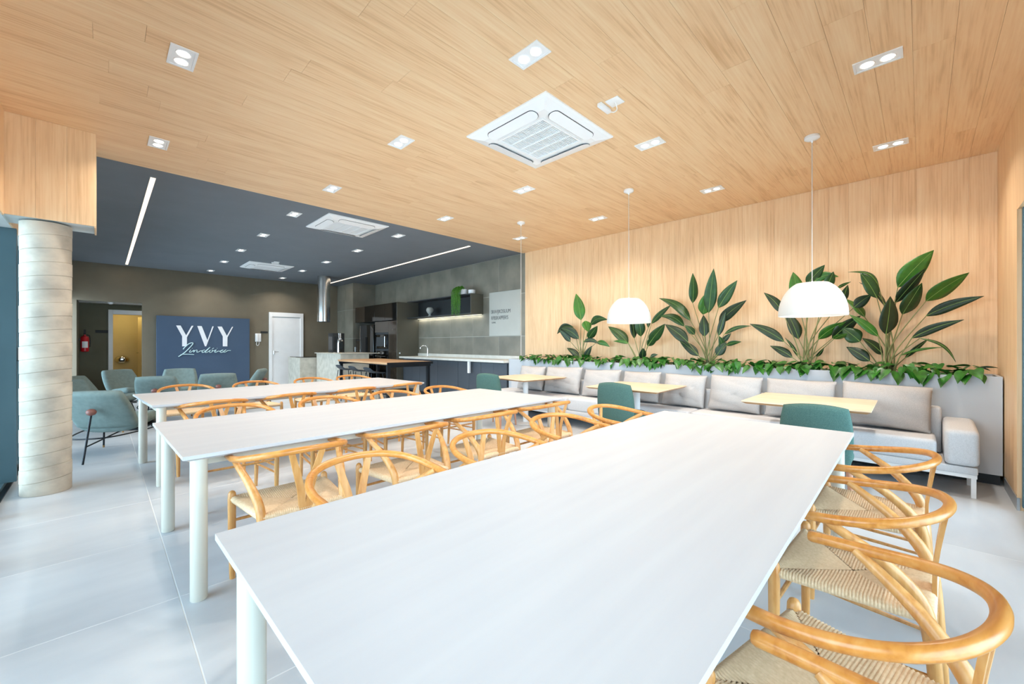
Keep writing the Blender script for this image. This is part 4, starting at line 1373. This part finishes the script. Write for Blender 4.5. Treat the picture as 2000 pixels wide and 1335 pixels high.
# ================================================================== tall plants in the planter
def leaf_mesh(B, T, w, bend, roll, rnd, NW=Vector((-0.72, -0.69, 0.0))):
    """blade from B to T (world), width w, arching by bend, its face turned to the room by roll"""
    B = Vector(B); T = Vector(T); ax = T - B; Ln = ax.length; ax.normalize()
    nrm = (NW - ax * NW.dot(ax)).normalized()
    side = ax.cross(nrm).normalized()
    side = (side * math.cos(roll) + nrm * math.sin(roll)).normalized()
    up = side.cross(ax).normalized()
    if up.dot(NW) < 0: up = -up
    sag = Vector((0, 0, 1)) - ax * ax.z
    sag = sag.normalized() if sag.length > .05 else up
    n = 12
    vs = []; fs = []; rib = []
    for i in range(n + 1):
        t = i / n
        hw = w * .5 * (math.sin(PI * min(1, t ** .62)) ** .8 if t < 1 else 0)
        hw = w * .5 * max(0.0, (1 - (1 - min(1, t / .36)) ** 2.2) if t < .36 else (1 - ((t - .36) / .64) ** 1.9))
        hw = max(hw, .0012)
        c = B + ax * (Ln * t) + sag * (bend * Ln * math.sin(PI * t) * .9) + up * (.02 * Ln * math.sin(PI * t))
        fold = .20
        for q in (-1, -.5, 0, .5, 1):
            vs.append(c + side * (hw * q) + up * (abs(q) * hw * fold - (.12 * hw * q * q)))
        rib.append(c - up * 0.0)
    for i in range(n):
        for q in range(4):
            a = i * 5 + q
            fs.append((a, a + 1, a + 6, a + 5))
    return vs, fs, [r + up * .0018 for r in rib]


PLX = 6.02


def tall_plant(name, label, base_uv, leaves, seed):
    rnd = random.Random(seed)
    b = on_x(base_uv[0], base_uv[1], PLX); b.z = 0.93
    t = thing(name, label, 'plant', b, 0, 'tall broad-leaved plants in the planter')
    for i, L in enumerate(leaves):
        bu, bv, tu, tv, wpx = L[:5]
        bend = L[5] if len(L) > 5 else 0.04
        mat = L[6] if len(L) > 6 else rnd.choice(['leaf_dark', 'leaf_dark', 'leaf_green', 'leaf_deep'])
        xb = PLX + rnd.uniform(-.10, .06)
        xt = xb + rnd.uniform(-.10, .06)
        B = on_x(bu, bv, xb); T = on_x(tu, tv, xt)
        depth = (B.x + B.y) * .7071
        w = wpx * depth / FPX * 1.12
        vs, fs, rib = leaf_mesh(B, T, w, bend, rnd.uniform(-.35, .35), rnd)
        m = MB(); m.add([Vector(p) - b for p in vs], fs)
        me = bpy.data.meshes.new('leaf'); me.from_pydata(m.v, [], m.f); me.update()
        me.polygons.foreach_set('use_smooth', [True] * len(me.polygons))
        me.materials.append(MATS[mat])
        lf = place('leaf', me, t)
        sf = lf.modifiers.new('thickness', 'SOLIDIFY'); sf.thickness = 0.0012
        MB().tube([Vector(p) - b for p in rib[:-1]], [.0028 * (1 - .8 * k / len(rib)) + .0005 for k in range(len(rib) - 1)], 5, False).build('midrib', 'leaf_rib', lf)
        p0 = Vector((rnd.uniform(-.035, .035), rnd.uniform(-.05, .05), -.02))
        d0 = (B - b)
        p1 = p0 + Vector((d0.x * .25, d0.y * .22, d0.z * .45))
        pth = smoothpath([p0, p1, d0 + (Vector(vs[7]) - B) * .15], 7)
        MB().tube(pth, [.0085 - .0050 * k / len(pth) for k in range(len(pth))], 7).build('stem', 'stem_green', t)
    return t


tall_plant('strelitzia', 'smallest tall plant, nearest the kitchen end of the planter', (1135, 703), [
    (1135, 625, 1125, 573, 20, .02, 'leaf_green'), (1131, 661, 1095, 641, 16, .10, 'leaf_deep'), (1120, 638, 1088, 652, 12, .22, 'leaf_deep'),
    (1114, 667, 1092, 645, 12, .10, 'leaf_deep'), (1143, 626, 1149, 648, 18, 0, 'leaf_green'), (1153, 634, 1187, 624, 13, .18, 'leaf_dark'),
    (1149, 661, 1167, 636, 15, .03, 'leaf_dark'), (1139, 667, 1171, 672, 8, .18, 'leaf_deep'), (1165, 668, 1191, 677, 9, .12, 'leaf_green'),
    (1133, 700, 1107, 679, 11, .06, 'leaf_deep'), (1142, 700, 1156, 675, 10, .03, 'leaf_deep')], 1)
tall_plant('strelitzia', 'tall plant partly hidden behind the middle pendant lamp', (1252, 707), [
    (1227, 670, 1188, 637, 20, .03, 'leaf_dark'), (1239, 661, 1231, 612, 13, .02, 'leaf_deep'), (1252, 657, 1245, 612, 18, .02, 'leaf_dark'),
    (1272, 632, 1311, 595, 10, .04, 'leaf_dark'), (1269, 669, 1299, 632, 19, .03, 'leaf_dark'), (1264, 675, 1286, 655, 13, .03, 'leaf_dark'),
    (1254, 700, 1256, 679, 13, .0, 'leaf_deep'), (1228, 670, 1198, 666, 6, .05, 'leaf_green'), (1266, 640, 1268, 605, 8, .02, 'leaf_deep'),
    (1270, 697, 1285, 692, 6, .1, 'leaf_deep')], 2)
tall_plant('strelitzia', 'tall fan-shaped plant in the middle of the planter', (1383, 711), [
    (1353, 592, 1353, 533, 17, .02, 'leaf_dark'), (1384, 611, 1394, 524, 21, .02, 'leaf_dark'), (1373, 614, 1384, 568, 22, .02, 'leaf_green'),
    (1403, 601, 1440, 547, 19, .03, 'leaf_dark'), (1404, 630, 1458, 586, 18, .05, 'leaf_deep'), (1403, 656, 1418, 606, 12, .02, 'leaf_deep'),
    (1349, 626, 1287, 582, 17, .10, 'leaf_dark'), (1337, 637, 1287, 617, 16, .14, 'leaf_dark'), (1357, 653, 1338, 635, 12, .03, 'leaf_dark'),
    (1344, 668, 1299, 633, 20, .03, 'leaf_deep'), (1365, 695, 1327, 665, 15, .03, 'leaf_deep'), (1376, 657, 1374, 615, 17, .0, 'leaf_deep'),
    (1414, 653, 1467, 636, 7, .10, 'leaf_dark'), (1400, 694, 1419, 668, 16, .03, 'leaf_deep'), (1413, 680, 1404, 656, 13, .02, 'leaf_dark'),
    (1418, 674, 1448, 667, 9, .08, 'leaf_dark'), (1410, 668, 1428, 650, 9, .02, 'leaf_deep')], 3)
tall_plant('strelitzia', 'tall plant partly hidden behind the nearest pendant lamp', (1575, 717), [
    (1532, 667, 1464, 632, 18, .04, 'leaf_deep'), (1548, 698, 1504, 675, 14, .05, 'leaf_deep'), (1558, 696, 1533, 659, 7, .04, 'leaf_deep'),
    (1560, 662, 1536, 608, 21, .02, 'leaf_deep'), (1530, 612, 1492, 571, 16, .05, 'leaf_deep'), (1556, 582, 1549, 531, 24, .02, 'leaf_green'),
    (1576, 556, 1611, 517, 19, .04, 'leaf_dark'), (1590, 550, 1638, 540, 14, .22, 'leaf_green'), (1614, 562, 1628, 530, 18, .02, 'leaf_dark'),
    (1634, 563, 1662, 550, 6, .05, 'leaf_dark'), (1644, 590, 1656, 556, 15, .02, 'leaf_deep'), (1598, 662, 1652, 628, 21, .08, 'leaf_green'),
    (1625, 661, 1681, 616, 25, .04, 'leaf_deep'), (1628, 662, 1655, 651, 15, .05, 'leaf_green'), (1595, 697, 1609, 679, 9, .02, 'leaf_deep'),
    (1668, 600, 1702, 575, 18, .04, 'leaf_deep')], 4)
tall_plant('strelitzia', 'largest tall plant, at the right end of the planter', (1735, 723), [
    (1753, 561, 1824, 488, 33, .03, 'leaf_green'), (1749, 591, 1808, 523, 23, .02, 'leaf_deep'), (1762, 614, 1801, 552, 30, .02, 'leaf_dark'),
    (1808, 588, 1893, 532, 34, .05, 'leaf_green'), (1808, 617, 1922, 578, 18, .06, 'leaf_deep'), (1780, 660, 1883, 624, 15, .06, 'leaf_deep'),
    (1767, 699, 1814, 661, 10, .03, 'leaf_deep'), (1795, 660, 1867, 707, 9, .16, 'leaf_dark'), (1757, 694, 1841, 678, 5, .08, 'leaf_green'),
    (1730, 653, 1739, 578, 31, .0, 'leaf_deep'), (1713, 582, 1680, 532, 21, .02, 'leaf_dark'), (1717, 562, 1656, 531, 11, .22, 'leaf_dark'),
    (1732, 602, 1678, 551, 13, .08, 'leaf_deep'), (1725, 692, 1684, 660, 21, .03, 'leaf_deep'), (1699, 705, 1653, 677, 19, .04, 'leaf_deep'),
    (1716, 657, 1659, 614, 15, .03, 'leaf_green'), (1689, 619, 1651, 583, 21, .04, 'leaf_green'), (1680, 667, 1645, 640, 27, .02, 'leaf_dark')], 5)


# ---- low trailing foliage along the rim
def heart(L):
    """pointed heart leaf lying along +x, length L, cupped"""
    out = [(0, 0), (-.10, .16), (-.06, .30), (.10, .38), (.32, .36), (.58, .24), (.82, .10), (1.0, 0)]
    mid = [(0, 0), (.0, 0), (.06, 0), (.16, 0), (.34, 0), (.58, 0), (.82, 0), (1.0, 0)]
    vs = []; fs = []
    for (x, y) in mid: vs.append((x * L, 0, -.05 * L * math.sin(PI * x) - .22 * L * max(0, x) ** 2))
    for s in (1, -1):
        o = len(vs)
        for (x, y) in out: vs.append((x * L, s * y * L, .07 * L * (abs(y) / .38) - .22 * L * max(0, x) ** 2))
        for i in range(7):
            f = (i, i + 1, o + i + 1, o + i)
            fs.append(f if s > 0 else f[::-1])
    me = bpy.data.meshes.new('leaf'); me.from_pydata(vs, [], fs); me.update()
    me.polygons.foreach_set('use_smooth', [True] * len(me.polygons))
    me.materials.append(MATS['pothos'])
    return me


hearts = [heart(.10), heart(.12), heart(.145)]
rnd = random.Random(21)
clumps = []
yy = -0.24
while yy < 5.7:
    clumps.append(yy); yy += 0.27 + 0.10 * rnd.random()
for i, cy in enumerate(clumps):
    base = Vector((PX + .13, cy, .93))
    t = thing('pothos_plant', 'low trailing leafy plant at the planter rim, %s clump from right end' % (
        ['first', 'second', 'third', 'fourth', 'fifth', 'sixth', 'seventh', 'eighth', 'ninth', 'tenth', 'eleventh', 'twelfth', 'thirteenth', 'fourteenth', 'fifteenth', 'sixteenth',
         'seventeenth', 'eighteenth', 'nineteenth', 'twentieth', 'twenty-first', 'twenty-second', 'twenty-third', 'twenty-fourth'][i]), 'plant', base, 0, 'low trailing plants in the planter')
    for k in range(24 if cy < 3.6 else 18):
        a = rnd.uniform(0, 2 * PI)
        front = rnd.random() < .26
        if front:
            p = Vector((-.12 - .03 * rnd.random(), rnd.uniform(-.15, .15), .09 + rnd.uniform(-.02, .045)))
            yaw = PI + rnd.uniform(-.9, .9); pit = rnd.uniform(.35, 1.15)
        else:
            p = Vector((rnd.uniform(-.10, .20), rnd.uniform(-.15, .15), rnd.uniform(.07, .165)))
            yaw = PI + rnd.uniform(-2.2, 2.2); pit = rnd.uniform(-.25, .75)
        lf = place('leaf', hearts[rnd.randrange(3)], t, p)
        lf.rotation_euler = (rnd.uniform(-.4, .4), pit, yaw)
    st = MB()
    for k in range(6):
        st.tube(smoothpath([(0.02 * k - .03, rnd.uniform(-.06, .06), 0), (rnd.uniform(-.08, .1), rnd.uniform(-.1, .1), .06), (rnd.uniform(-.12, .15), rnd.uniform(-.16, .16), .09)], 3), .003, 5, False)
    st.build('stem', 'stem_green', t)
